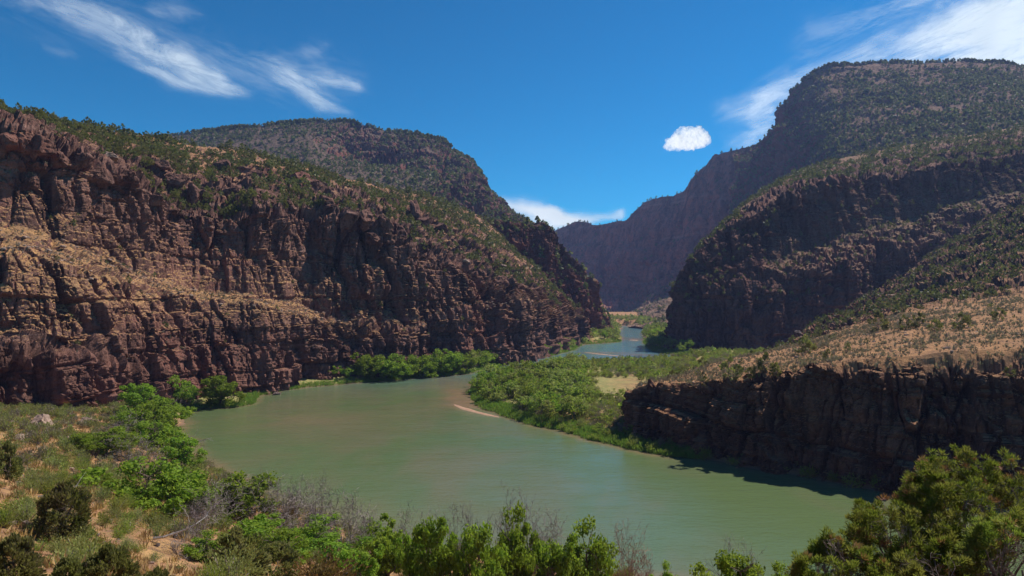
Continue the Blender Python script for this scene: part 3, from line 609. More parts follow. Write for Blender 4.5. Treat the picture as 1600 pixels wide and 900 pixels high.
def grass_tuft(seed, h=.5, w=.5, n=26):
    r = np.random.default_rng(seed); b = r.normal(size=(n, 3)) * w * .18; b[:, 2] = 0
    d = unit(np.stack([r.normal(size=n) * .35, r.normal(size=n) * .35, np.ones(n)], 1)); L = h * (.6 + .5 * r.random(n)); s = unit(np.cross(d, rnd_dir(n, r)))
    return quads(b + d * L[:, None] / 2, d * L[:, None] / 2, s * (.025 + .03 * h))
def boulder(seed, sz=1., flat=.7):
    r = np.random.default_rng(seed)
    import bmesh
    bm = bmesh.new(); bmesh.ops.create_icosphere(bm, subdivisions=4, radius=1.)
    V = np.array([v.co[:] for v in bm.verts]); F = np.array([[v.index for v in f.verts] for f in bm.faces]); bm.free()
    for _ in range(13):                                            # knock flat facets off the ball
        n = unit(r.normal(size=3)); dd = .42 + .3 * r.random(); k = V @ n; V = V - n * np.clip(k - dd, 0, None)[:, None]
    V = V * 1.25
    f1, f2, idv = worley(V * 1.9 + seed, seed)
    V = V * (1 + .16 * (idv - .5) - .13 * (1 - sstep(0, .12, f2 - f1)) + .10 * fbm(V * 3 + seed, 4, seed))[:, None] * [1.2, .95, flat] * sz
    return V, F

def mk_single(name, d):
    parts = []
    if d['trunk'] is not None: parts.append((*d['trunk'], 0))
    if d.get('crown') is not None: parts.append((*d['crown'], 1))
    V, F, M = join(parts); return np_mesh(name, V, F, (d['tm'], d.get('lm', d['tm'])), M)
def mk_pair(name, d):
    tn, cn = ('stems', 'foliage') if ('bush' in name or 'shrub' in name) else ('trunk', 'crown')
    t = np_mesh(tn, *d['trunk'], (d['tm'],)); c = np_mesh(cn, *d['crown'], (d['lm'],)) if d.get('crown') is not None else None
    return [(tn, t)] + ([(cn, c)] if c else [])
def place(name, proto, loc, sc, rz, label, cat, group=None, tilt=0.):
    """proto: a mesh, or a list of (part name, mesh) hung under an Empty"""
    if isinstance(proto, list):
        o = bpy.data.objects.new(name, None); o.empty_display_size = .2; COL.objects.link(o)
        for pn, m in proto: c = bpy.data.objects.new(pn, m); COL.objects.link(c); c.parent = o
    else:
        o = bpy.data.objects.new(name, proto); COL.objects.link(o)
    o.location = [float(v) for v in loc]; o.scale = (sc if hasattr(sc, '__len__') else (sc, sc, sc)); o.rotation_euler = (tilt, 0, rz)
    return tag(o, label, cat, group)
def scatter_stuff(name, protos, locs, scs, mats, label=None, zs=None):
    """a mass of small things as one object: points carrying turn and size, each drawn with one of a few meshes (geometry nodes)"""
    r = np.random.default_rng(len(locs)); n = len(locs)
    me = bpy.data.meshes.new(name); me.vertices.add(n); me.vertices.foreach_set('co', np.ascontiguousarray(locs, np.float32).ravel())
    scs = np.broadcast_to(np.asarray(scs, float), (n,)); zz_ = scs * ((.75 + .5 * r.random(n)) if zs is None else zs)
    for an, av in (('size', scs), ('height', zz_), ('turn', r.random(n) * 6.283)):
        a = me.attributes.new(an, 'FLOAT', 'POINT'); a.data.foreach_set('value', np.ascontiguousarray(av, np.float32))
    a = me.attributes.new('pick', 'INT', 'POINT'); a.data.foreach_set('value', r.integers(0, len(protos), n).astype(np.int32))
    o = link(bpy.data.objects.new(name, me)); o['kind'] = 'stuff'
    if label: o['label'] = label
    g = bpy.data.node_groups.new(name, 'GeometryNodeTree'); g.interface.new_socket('Geometry', in_out='INPUT', socket_type='NodeSocketGeometry'); g.interface.new_socket('Geometry', in_out='OUTPUT', socket_type='NodeSocketGeometry')
    gi = g.nodes.new('NodeGroupInput'); go = g.nodes.new('NodeGroupOutput'); jn = g.nodes.new('GeometryNodeJoinGeometry'); iop = g.nodes.new('GeometryNodeInstanceOnPoints')
    for k, (V, F, M) in enumerate(protos):
        src = bpy.data.objects.new(name + '_plant', np_mesh(name + '_plant', V, F, mats, M))
        oi = g.nodes.new('GeometryNodeObjectInfo'); oi.inputs['Object'].default_value = src; oi.inputs['As Instance'].default_value = True; g.links.new(oi.outputs['Geometry'], jn.inputs[0])
    def at(nm, ty='FLOAT'):
        q = g.nodes.new('GeometryNodeInputNamedAttribute'); q.data_type = ty; q.inputs[0].default_value = nm; return q.outputs[0]
    cs = g.nodes.new('ShaderNodeCombineXYZ'); S_ = at('size'); g.links.new(S_, cs.inputs[0]); g.links.new(S_, cs.inputs[1]); g.links.new(at('height'), cs.inputs[2])
    cr = g.nodes.new('ShaderNodeCombineXYZ'); g.links.new(at('turn'), cr.inputs[2]); er = g.nodes.new('FunctionNodeEulerToRotation'); g.links.new(cr.outputs[0], er.inputs[0])
    iop.inputs['Pick Instance'].default_value = True
    g.links.new(gi.outputs[0], iop.inputs['Points']); g.links.new(jn.outputs[0], iop.inputs['Instance']); g.links.new(at('pick', 'INT'), iop.inputs['Instance Index'])
    g.links.new(er.outputs[0], iop.inputs['Rotation']); g.links.new(cs.outputs[0], iop.inputs['Scale']); g.links.new(iop.outputs[0], go.inputs[0])
    md = o.modifiers.new('scatter', 'NODES'); md.node_group = g
    return o
def stf(d):
    parts = [(*d['trunk'], 0)] if d['trunk'] is not None else []
    if d.get('crown') is not None: parts.append((*d['crown'], 1))
    return join(parts)
def lowtree(seed, h, w, leaves, lsize):
    """far tree for massed woods: stub trunk and a few dozen leaf clumps"""
    r = np.random.default_rng(seed); t = r.random(leaves); az = r.random(leaves) * 6.283; pr = np.sin(np.clip(t + .15, 0, 1) * math.pi) ** .5
    rr = w * .5 * pr * r.random(leaves) ** .35; C = np.stack([np.cos(az) * rr, np.sin(az) * rr, h * (.05 + .85 * t)], 1)
    nrm = unit(C - [0, 0, h * .3] + rnd_dir(leaves, r) * .8); a = unit(np.cross(nrm, rnd_dir(leaves, r))); s = np.cross(nrm, a); L = lsize * (.7 + .7 * r.random(leaves))
    return dict(trunk=tubes([[0, 0, -.5]], [[0, 0, h * .6]], np.array([.05 * h]), np.array([.02 * h]), 3), crown=quads(C, a * L[:, None], s * (L * .75)[:, None]))

def pick(sheetname, n, vr, nzmin, dens=None, seed=1, nzmax=2.):
    """random surface points on a landform, by area"""
    t = TERR[sheetname]; r = np.random.default_rng(seed); P = t['P'].reshape(-1, 3); N = t['N'].reshape(-1, 3); v = t['v'].ravel()
    w = t['A'].ravel() * (v >= vr[0]) * (v <= vr[1]) * (N[:, 2] > nzmin) * (N[:, 2] < nzmax)
    if dens is not None: w = w * dens(P, v)
    if w.sum() <= 0: return np.zeros((0, 3))
    k = r.choice(len(P), size=n, p=w / w.sum()); return P[k] + r.normal(size=(n, 3)) * [.4, .4, 0]
def thin(P, dmin, seed=0):
    """drop points that crowd an earlier one"""
    cell = np.floor(P[:, :2] / dmin).astype(int); _, k = np.unique(cell, axis=0, return_index=True); return P[np.sort(k)]
def where_rim(p, h):
    x, y, Y = proj(p[None]); x, y = x[0], y[0]; sky = np.interp(x, px, HY - (L8[:, 2] - CAMZ) / L8[:, 1] * F0); rim = np.interp(x, px, HY - (L6[:, 2] - CAMZ) / L6[:, 1] * F0); t = (y - sky) / max(rim - sky, 1)
    a = 'tall' if h > 4.3 else 'medium' if h > 3.4 else 'low'; b = 'on the skyline' if t < .15 else 'just below the skyline' if t < .4 else 'midway down' if t < .75 else 'at the cliff edge'
    c = 'the near end of the canyon rim' if x < 110 else 'the rim above the golden ledge' if x < 260 else 'the rim among the big outcrops' if x < 420 else 'the rim above the shaded wall' if x < 600 else 'the far sinking end of the rim'
    return a + ' dark green juniper ' + b + ', ' + c
def where_hill(p, h, what):
    x, y, Y = proj(p[None]); x, y = x[0], y[0]
    a = 'large' if h > 2. else 'middling' if h > 1.6 else 'small'
    c = 'by the lower left corner' if x < 160 and y > 800 else 'near the dark rounded juniper' if x < 200 and y > 720 else 'below the foot of the cliff' if y < 720 else 'beside the sandy gap' if x < 330 else 'in front of the grey bare thicket' if x < 620 else 'behind the bottom row of trees' if x < 980 else 'on the slope under the big juniper'
    return a + ' ' + what + ' ' + c
def where_thicket(p, h, lab):
    x, y, Y = proj(p[None]); x, y = x[0], y[0]
    a = 'tall ' if h > 7.4 else 'low ' if h < 5.2 else ''; s_ = float(rsd(p[0:1], p[1:2])[0])
    return a + lab + (', at its water edge' if s_ < 10 else ', on its inner side' if s_ > 24 else ', in its middle') + (' near the point' if x < 800 else ' by the meadow' if x > 900 else '')
def infr(P, m=60):
    x, y, Y = proj(P); return (P[:, 1] > 3) & (x > -m) & (x < 1600 + m) & (y > -m) & (y < 960)

# ---------- junipers on the slopes
jun_mesh = [mk_single('juniper_tree', juniper(100 + i, 1., .95, 560, LEAF_J, .055, False)) for i in range(6)]
cand = []   # (pos, height, zone)
def addc(P, h0, h1, zone, seed=3):
    r = np.random.default_rng(seed)
    for p in P: cand.append((p, h0 + (h1 - h0) * r.random() ** 1.3, zone))
patch = lambda P, s, sc, lo=-.15, hi=.2: sstep(lo, hi, fbm(P * [1, 1, .6] / sc, 3, s))
addc(thin(pick('cliff_left', 8500, (6.1, 8.0), .2, lambda P, v: patch(P, 5, 22, -.3, .05) * (1 - .45 * sstep(330, 450, P[:, 1])), 11), 2.9), 2.6, 5.4, 'rim')
addc(thin(pick('cliff_left', 260, (2., 6.), .6, None, 12), 6.), 1.2, 2.6, 'wall')
addc(thin(pick('bench_cliff', 6500, (4.2, 7.), .15, lambda P, v: patch(P, 6, 30, -.35, .0), 13), 4.2), 2., 4.8, 'slope')
addc(thin(pick('bench_cliff', 60, (2.2, 4.0), .3, lambda P, v: 1. * (P[:, 1] > 185), 14), 7.), 1.2, 2.8, 'bench')
addc(thin(pick('cliff_right', 5200, (3.05, 4.3), .25, lambda P, v: patch(P, 7, 40, -.4, 0), 15), 4.), 3., 6.5, 'right_rim')
addc(thin(pick('cliff_right', 1500, (.6, 3.0), .45, None, 16), 5.), 2., 4.5, 'right_face')
pos = np.array([c[0] for c in cand]); hs = np.array([c[1] for c in cand]); zo = np.array([c[2] for c in cand])
vis = infr(pos) & visible(pos + np.stack([hs * 0, hs * 0, hs * .8], 1), 1.03); size = hs / pos[:, 1] * vis
hand = [(1143, 592, 27, 'round dark juniper on the tan bench above the river point'), (1170, 590, 13, 'small juniper close left of the thin upright one on the bench'), (1182, 588, 22, 'thin upright juniper among three small ones on the bench'),
        (1198, 580, 24, 'juniper behind the thin upright one on the bench'), (1212, 588, 15, 'low green juniper nearest the wall edge on the bench'), (1257, 553, 24, 'lone rounded juniper where the bench meets the river flat'),
        (1293, 560, 14, 'small dark juniper above the notch in the bench wall'), (1370, 516, 24, 'broad juniper at the lower end of the juniper slope'), (1412, 514, 18, 'first of two grey green junipers side by side on the bench'),
        (1434, 510, 18, 'second of two grey green junipers side by side on the bench'), (1460, 517, 17, 'low spreading juniper in grey sage on the bench'), (1503, 513, 22, 'dark juniper standing alone amid the sage of the bench'),
        (1560, 498, 16, 'twin-topped juniper on the upper bench above the sage'), (1100, 600, 11, 'tiny juniper near the tip of the bench'), (1578, 587, 14, 'small green bush clinging to the top of the bench wall')]
order = np.argsort(-size); nind = 280
DESC = {'rim': ('dark green juniper among the crowd on the left canyon rim above the cliff', 'junipers along the left canyon rim'),
        'wall': ('small juniper rooted on a ledge of the sunlit left cliff', 'junipers on ledges of the left cliff'),
        'slope': ('olive green juniper on the rocky slope above the tan bench', 'junipers on the slope above the bench'),
        'bench': ('small scattered juniper in the sage on the tan bench', 'junipers on the tan bench'),
        'right_rim': ('dark juniper on the terrace above the shaded right cliff', 'junipers on the terrace of the shaded cliff'),
        'right_face': ('juniper on a ledge of the shaded right cliff', 'junipers on ledges of the shaded cliff')}
ind = [i for i in order[:nind] if size[i] > 0]
r = np.random.default_rng(5)
for i in ind:
    place('juniper_tree', jun_mesh[int(r.integers(0, 6))], pos[i] - [0, 0, .15], (hs[i] * (.9 + .5 * r.random()), hs[i] * (.9 + .5 * r.random()), hs[i]), r.random() * 6.28, where_rim(pos[i], hs[i]) if zo[i] == 'rim' else DESC[zo[i]][0], 'juniper', DESC[zo[i]][1])
rest = np.setdiff1d(np.arange(len(pos)), ind); rest = rest[infr(pos[rest], 500)]
lt = [join([(*d['trunk'], 0), (*d['crown'], 1)]) for d in (lowtree(300 + i, 1., .95, 46, .13) for i in range(5))]
scatter_stuff('juniper_woods', lt, pos[rest] - [0, 0, .2], hs[rest] * (.7 + .6 * np.random.default_rng(2).random(len(rest))), (BARK, LEAF_JF), 'dense low junipers covering the canyon rims and terraces', 1.)
def hit_sheet(px, py, names):
    best = None
    for nme in names:
        P = TERR[nme]['P'].reshape(-1, 3); x, y, Y = proj(P); d = (x - px) ** 2 + (y - py) ** 2; d = np.where(P[:, 1] > 3, d, 1e9); near = np.where(d < max(d.min() + 3, 6))[0]; k = near[np.argmin(Y[near])]
        if best is None or (Y[k] < best[1] and d[k] < 25): best = (P[k], Y[k])
    return best[0]
for j, (hx, hy, hh, lab) in enumerate(hand):
    p = hit_sheet(hx, hy, ['bench_cliff']); s = hh / F0 * p[1] * 1.35
    place('juniper_tree', jun_mesh[j % 6], p - [0, 0, .15], (s * (1.15 if j != 2 else .6), s * (1.1 if j != 2 else .6), s), j * 1.3, lab, 'juniper')
# far forests on the mountains: too many and too small to count
ft = [join([(*d['trunk'], 0), (*d['crown'], 1)]) for d in (lowtree(320 + i, 1., .8, 14, .24) for i in range(4))]
far = np.concatenate([pick('mountain_left', 20000, (.3, 4.6), .3, lambda P, v: (.25 + patch(P, 8, 90, -.4, .1)) * (1 + 3 * (v > 3.9)), 21),
                      pick('mountain_right', 27000, (.2, 3.1), .28, lambda P, v: (.3 + patch(P, 9, 90, -.4, .1)) * (1 - .85 * sstep(2.55, 2.8, v) * sstep(300, 500, P[:, 0]) * (v < 2.97)), 22),
                      pick('cliff_buttress', 900, (1.9, 3.2), .25, None, 23), pick('canyon_wall_far', 1500, (.1, 3.05), .5, None, 24), pick('cliff_buttress', 300, (0, 2), .5, None, 25)])
fr = np.random.default_rng(8)
fh = 2.6 + 6.2 * fr.random(len(far)) ** 1.8; scatter_stuff('mountain_forest', ft, far - [0, 0, .5], fh, (BARK, LEAF_F), 'dark conifers massed on the far mountain slopes', 1.)

# ---------- sage and low scrub
sage = [dome_bush(400 + i, .8, 1., 1500, LEAF_S, .026) for i in range(3)] + [dome_bush(410 + i, .85, 1., 1500, LEAF_SG, .028) for i in range(3)]
sage_m = [mk_single('sagebrush', d) for d in sage[:3]] + [mk_single('rabbitbrush', d) for d in sage[3:]]
grey = [dome_bush(420 + i, .8, 1., 260, LEAF_GS, .055) for i in range(2)]; grey_m = [mk_single('grey_scrub', d) for d in grey]
r = np.random.default_rng(31); n = 20000
sx = -150 + 260 * r.random(n); sy = 16 + 225 * r.random(n) ** .8
g = ground_z(sx, sy); s_ = rsd(sx, sy); P = np.stack([sx, sy, g], 1)
den = patch(P, 17, 9, -.35, .25)
keepm = (s_ > 3) & infr(P) & (r.random(n) < .16 + .74 * den) & visible(P + [0, 0, .6], 1.05); P = thin(P[keepm], 1.25)
sc_ = .85 + 1.6 * r.random(len(P)) ** 1.5; sz_ = sc_ / P[:, 1]; od = np.argsort(-sz_)
for i in od[:170]:
    k = int(r.integers(0, 6)); k = k if P[i, 0] < 0 or k > 2 else k
    lab = where_hill(P[i], sc_[i], 'grey green sagebrush mound' if k < 3 else 'fresh green rabbitbrush mound')
    place('sagebrush' if k < 3 else 'rabbitbrush', sage_m[k], P[i] - [0, 0, .05], (sc_[i] * 1.2, sc_[i] * 1.2, sc_[i] * (.8 + .4 * r.random())), r.random() * 6.28, lab, 'sagebrush' if k < 3 else 'rabbitbrush', 'sagebrush on the near hillside' if k < 3 else 'rabbitbrush on the near hillside')
for nm, q, nl, ls in (('hillside_scrub', od[170:1100], 260, .06), ('hillside_brush', od[1100:], 44, .13)):
    lo_s = [stf(dome_bush(430 + i, .8, 1., nl, None, ls)) for i in range(4)]
    lo_s[0][2][lo_s[0][2] == 1] = 2; lo_s[1][2][len(lo_s[1][2]) // 2:] = 3
    scatter_stuff(nm, lo_s, P[q] - [0, 0, .05], sc_[q] * 1.25, (BARK_G, LEAF_S, LEAF_GS, LEAF_SG), 'low grey green scrub scattered over the near hillside')
# scrub on landform ledges and the bench top
def scrub(name, P, s0, s1, leaf, lab, lowres=True, seed=1):
    rr = np.random.default_rng(seed); P = P[infr(P, 300)]
    pr = [stf(dome_bush(440 + i, .75, 1., 16, None, .2)) for i in range(4)]
    scatter_stuff(name, pr, P - [0, 0, .05], s0 + (s1 - s0) * rr.random(len(P)) ** 2, (BARK_G, leaf), lab)
scrub('bench_scrub', thin(pick('bench_cliff', 17000, (1.3, 4.3), .5, lambda P, v: .35 + patch(P, 21, 14), 41), .75), .5, 1.7, LEAF_GS, 'grey low sage dotting the tan bench')
scrub('ledge_scrub', thin(pick('cliff_left', 9000, (1.8, 6.3), .5, lambda P, v: .3 + 1. * (v > 4) * (v < 5), 42), .7), .4, 1.4, LEAF_GS, 'grey tufts dotting the golden ledges of the cliff')
scrub('slope_scrub', pick('bench_cliff', 5500, (4.6, 7), .3, None, 43), .7, 2.0, LEAF_S, 'low scrub between the junipers of the slope')
# dry golden grass
r = np.random.default_rng(51); n = 30000
tx = -150 + 260 * r.random(n); ty = 14 + 200 * r.random(n) ** 1.1; tz = ground_z(tx, ty); P = np.stack([tx, ty, tz], 1); k = (rsd(tx, ty) > 2) & infr(P) & (r.random(n) < .35 + patch(P, 27, 8, -.1, .2)); P = P[k]
gp = [(*grass_tuft(60 + i, .55, .9, 20), ) for i in range(4)]; gp = [(v, f, np.zeros(len(f), int)) for v, f in gp]
scatter_stuff('dry_grass', gp, P, .7 + .8 * r.random(len(P)), (LEAF_D,), 'golden dry grass tufts on the near hillside')
# bright reeds and grass along the water
r = np.random.default_rng(52); n = 420000
tx = -140 + 280 * r.random(n); ty = 170 + 520 * r.random(n) ** 1.4; s_ = rsd(tx, ty)
wd = np.where((tx > -25) & (ty < 345), 9., np.where(tx < -20, 4.5, 7.)); zone = ((tx > -25) & (ty > 172)) | ((ty > 243) & (tx < -20))
zone &= ~((tx > 48) & (ty < 420)) 
k = (s_ > -.4) & (s_ < wd) & zone & (r.random(n) < 1.1 - s_ / wd * .6); tx, ty = tx[k], ty[k]; P = np.stack([tx, ty, np.maximum(ground_z(tx, ty, False), -.1)], 1); P = P[infr(P)]
gp = [grass_tuft(70 + i, 1., 1.7, 9) for i in range(4)]; gp = [(v * [1, 1, 1.], f, np.zeros(len(f), int)) for v, f in gp]
scatter_stuff('shore_reeds', gp, P, .8 + .7 * r.random(len(P)), (LEAF_W,), 'bright green reeds and grass lining the water edge')

# ---------- river trees
far_tree = [mk_single('leafy_tree', leafy_tree(500 + i, 1., 1.05, 1100, LEAF_P, .042, near=False)) for i in range(6)]
far_green = [mk_single('leafy_tree', leafy_tree(510 + i, 1., 1.05, 1100, LEAF_G, .042, near=False)) for i in range(4)]
gscrub = [mk_single('willow_shrub', dome_bush(520 + i, .9, 1.1, 500, LEAF_SG, .06, BARK_G)) for i in range(3)]
gdead = [mk_single('bare_shrub', dead_shrub(530 + i, 1., 1., 7, thick=1.1)) for i in range(3)]
gscr2 = [mk_single('willow_shrub', dome_bush(525 + i, .9, 1.1, 500, LEAF_GS, .06, BARK_G)) for i in range(2)]
def flat_pts(n, box, sdmin, sdmax, seed, dmin):
    r = np.random.default_rng(seed); x = box[0] + (box[1] - box[0]) * r.random(n); y = box[2] + (box[3] - box[2]) * r.random(n); s = rsd(x, y)
    k = (s > sdmin) & (s < sdmax); P = np.stack([x[k], y[k], ground_z(x[k], y[k], False)], 1); return thin(P[infr(P)], dmin)
ZT = []
def zone_trees(P, h0, h1, protos, seed, label, cat, group, name='leafy_tree', wide=1.):
    r = np.random.default_rng(seed)
    for p in P:
        h = h0 + (h1 - h0) * r.random(); ZT.append((h / p[1], name, protos[int(r.integers(0, len(protos)))], p - [0, 0, .1], (h * wide * (.9 + .45 * r.random()), h * wide * (.9 + .45 * r.random()), h), r.random() * 6.28, label, cat, group))
def place_zone_trees():
    P = np.array([z[3] for z in ZT]); hh = np.array([z[4][2] for z in ZT]); v = visible(P + np.stack([hh * 0, hh * 0, hh * .8], 1), 1.03); n = {}
    rest = {'leafy_tree': [], 'willow_shrub': [], 'bare_shrub': []}
    for k in np.argsort([-z[0] for z in ZT]):
        z = ZT[k]; n[z[1]] = n.get(z[1], 0)
        if v[k] and n[z[1]] < 250: n[z[1]] += 1; place(z[1], z[2], z[3], z[4], z[5], where_thicket(z[3], z[4][2], z[6].replace(' covering the river peninsula', '').replace('standing out of', 'in')) if z[8] in ('trees of the peninsula thicket', 'vivid trees of the peninsula thicket') else z[6], z[7], z[8])
        else: rest[z[1]].append(z)
    lw = [join([(*d['trunk'], 0), (*d['crown'], 1)]) for d in (lowtree(340 + i, 1., 1.1, 170, .085) for i in range(4))]
    for nm, lf, lab in (('leafy_tree', LEAF_P, 'distant green trees massed along the river'), ('willow_shrub', LEAF_SG, 'low shrubs crowding the river flat')):
        q = rest[nm] + (rest['bare_shrub'] if nm == 'willow_shrub' else [])
        if q: scatter_stuff('riverside_woods' if nm == 'leafy_tree' else 'riverside_scrub', lw, np.array([z[3] for z in q]), np.array([z[4][2] for z in q]), (BARK, lf), lab, 1.)
def in_dense(P): return (P[:, 0] < 26 + .10 * (P[:, 1] - 230)) | (P[:, 1] > 345)
Pn = flat_pts(2600, (-25, 75, 215, 432), 5, 60, 61, 5.8); d = in_dense(Pn)
rk = np.random.default_rng(4).random(len(Pn)); dd_ = d & (Pn[:, 1] < 340)
zone_trees(Pn[dd_ & (rk < .18)], 2.8, 5., gscr2 + gdead[:1], 81, 'grey shrub poking out between the green trees of the peninsula thicket', 'shrub', 'grey shrubs within the peninsula thicket', 'willow_shrub')
zone_trees(Pn[dd_ & (rk >= .18) & (rk < .36)], 3.5, 6., gscrub, 82, 'yellowish shrub between the green trees of the peninsula thicket', 'shrub', 'yellowish shrubs within the peninsula thicket', 'willow_shrub')
zone_trees(Pn[dd_ & (rk > .86)], 5., 8., far_green, 83, 'vivid green tree standing out of the paler peninsula thicket', 'tree', 'vivid trees of the peninsula thicket')
zone_trees(Pn[dd_ & (rk >= .36) & (rk <= .86)], 4.2, 9.2, far_tree, 62, 'pale green tree of the peninsula thicket', 'tree', 'trees of the peninsula thicket')
zone_trees(Pn[d & (Pn[:, 1] >= 340) & (Pn[:, 0] >= 38) & (Pn[:, 0] < 52)], 1.8, 3.2, gscrub, 84, 'low olive shrub at the back of the peninsula before the distant bend', 'shrub', 'low shrubs before the distant bend', 'willow_shrub')
zone_trees(Pn[d & (Pn[:, 1] >= 340) & (Pn[:, 0] < 38)], 6.5, 9., far_tree, 63, 'taller green tree at the back of the peninsula thicket beside the dark cliff', 'tree', 'trees at the back of the peninsula')
Pm = flat_pts(3200, (0, 95, 195, 440), 3, 90, 64, 3.2); mdw = (Pm[:, 0] > 36) & (Pm[:, 0] < 64) & (Pm[:, 1] > 262) & (Pm[:, 1] < 335)
Pm = Pm[((~in_dense(Pm)) | ((Pm[:, 0] >= 50) & (Pm[:, 1] > 332))) & ~(mdw & (np.random.default_rng(3).random(len(Pm)) < .93))]
zone_trees(Pm[::3], 2., 3.8, gscrub, 65, 'olive willow shrub on the flat between thicket and bench wall', 'shrub', 'willow shrubs on the river flat', 'willow_shrub')
zone_trees(Pm[1::3], 1.8, 3.4, gscr2, 66, 'grey brown shrub on the flat between thicket and bench wall', 'shrub', 'grey shrubs on the river flat', 'willow_shrub')
zone_trees(Pm[2::6], 2.6, 4., gdead, 67, 'bare grey shrub on the flat between thicket and bench wall', 'bare shrub', 'bare shrubs on the river flat', 'bare_shrub')
zone_trees(Pm[5::6], 2.8, 4.6, far_tree, 80, 'small pale green tree among the shrubs before the bench wall', 'tree', 'small trees among the shrubs of the flat')
Pq = flat_pts(2600, (40, 270, 360, 500), 2, 140, 68, 4.6)
zone_trees(Pq[Pq[:, 0] > 88], 2.2, 4.4, gscrub + gscr2 + far_tree[:2], 85, 'olive shrub on the flat below the shaded cliff, behind the bench', 'shrub', 'shrubs on the flat below the shaded cliff', 'willow_shrub')
Pq = Pq[Pq[:, 0] <= 88]
zone_trees(Pq, 1.3, 2.6, gscrub + gscr2, 69, 'olive shrub in the belt on the near bank of the distant bend', 'shrub', 'shrubs on the near bank of the distant bend', 'willow_shrub')
Pl = flat_pts(500, (-90, 10, 335, 470), 3, 16, 70, 6.)
zone_trees(Pl, 6., 9., far_green, 71, 'bright green cottonwood in the row at the foot of the shaded left cliff', 'tree', 'trees at the foot of the left cliff')
Pf = flat_pts(900, (20, 130, 470, 720), 3, 32, 72, 8.)
zone_trees(Pf, 6., 9.5, far_green + far_tree, 73, 'green tree on the wooded spit by the distant bend', 'tree', 'trees on the spit by the distant bend')
Pr = flat_pts(400, (105, 240, 480, 900), 2, 22, 74, 9.)
zone_trees(Pr, 5., 9., far_green, 75, 'green tree between the distant bend and the foot of the shaded cliff', 'tree', 'trees at the foot of the shaded right cliff')
Pu = flat_pts(900, (80, 230, 720, 1200), 2, 70, 76, 11.)
zone_trees(Pu, 6., 9., far_tree, 77, 'distant tree in the belt where the river enters the far canyon', 'tree', 'trees in the far canyon mouth')
Pw = flat_pts(1200, (15, 140, 110, 215), -.3, 1.6, 78, 2.4)
zone_trees(Pw, 1.6, 3.2, gscrub, 79, 'dark shrub at the waterline under the shaded bench wall', 'shrub', 'shrubs under the bench wall', 'willow_shrub')
place_zone_trees()
def ray_ground(px, py, y0=8., y1=420.):
    Y = np.geomspace(y0, y1, 500); p = P3(px, py, Y); g = ground_z(p[:, 0], p[:, 1], False); k = np.where(g >= p[:, 2])[0]
    return None if len(k) == 0 else np.array([p[k[0], 0], p[k[0], 1], float(ground_z(p[k[0]:k[0] + 1, 0], p[k[0]:k[0] + 1, 1])[0])])

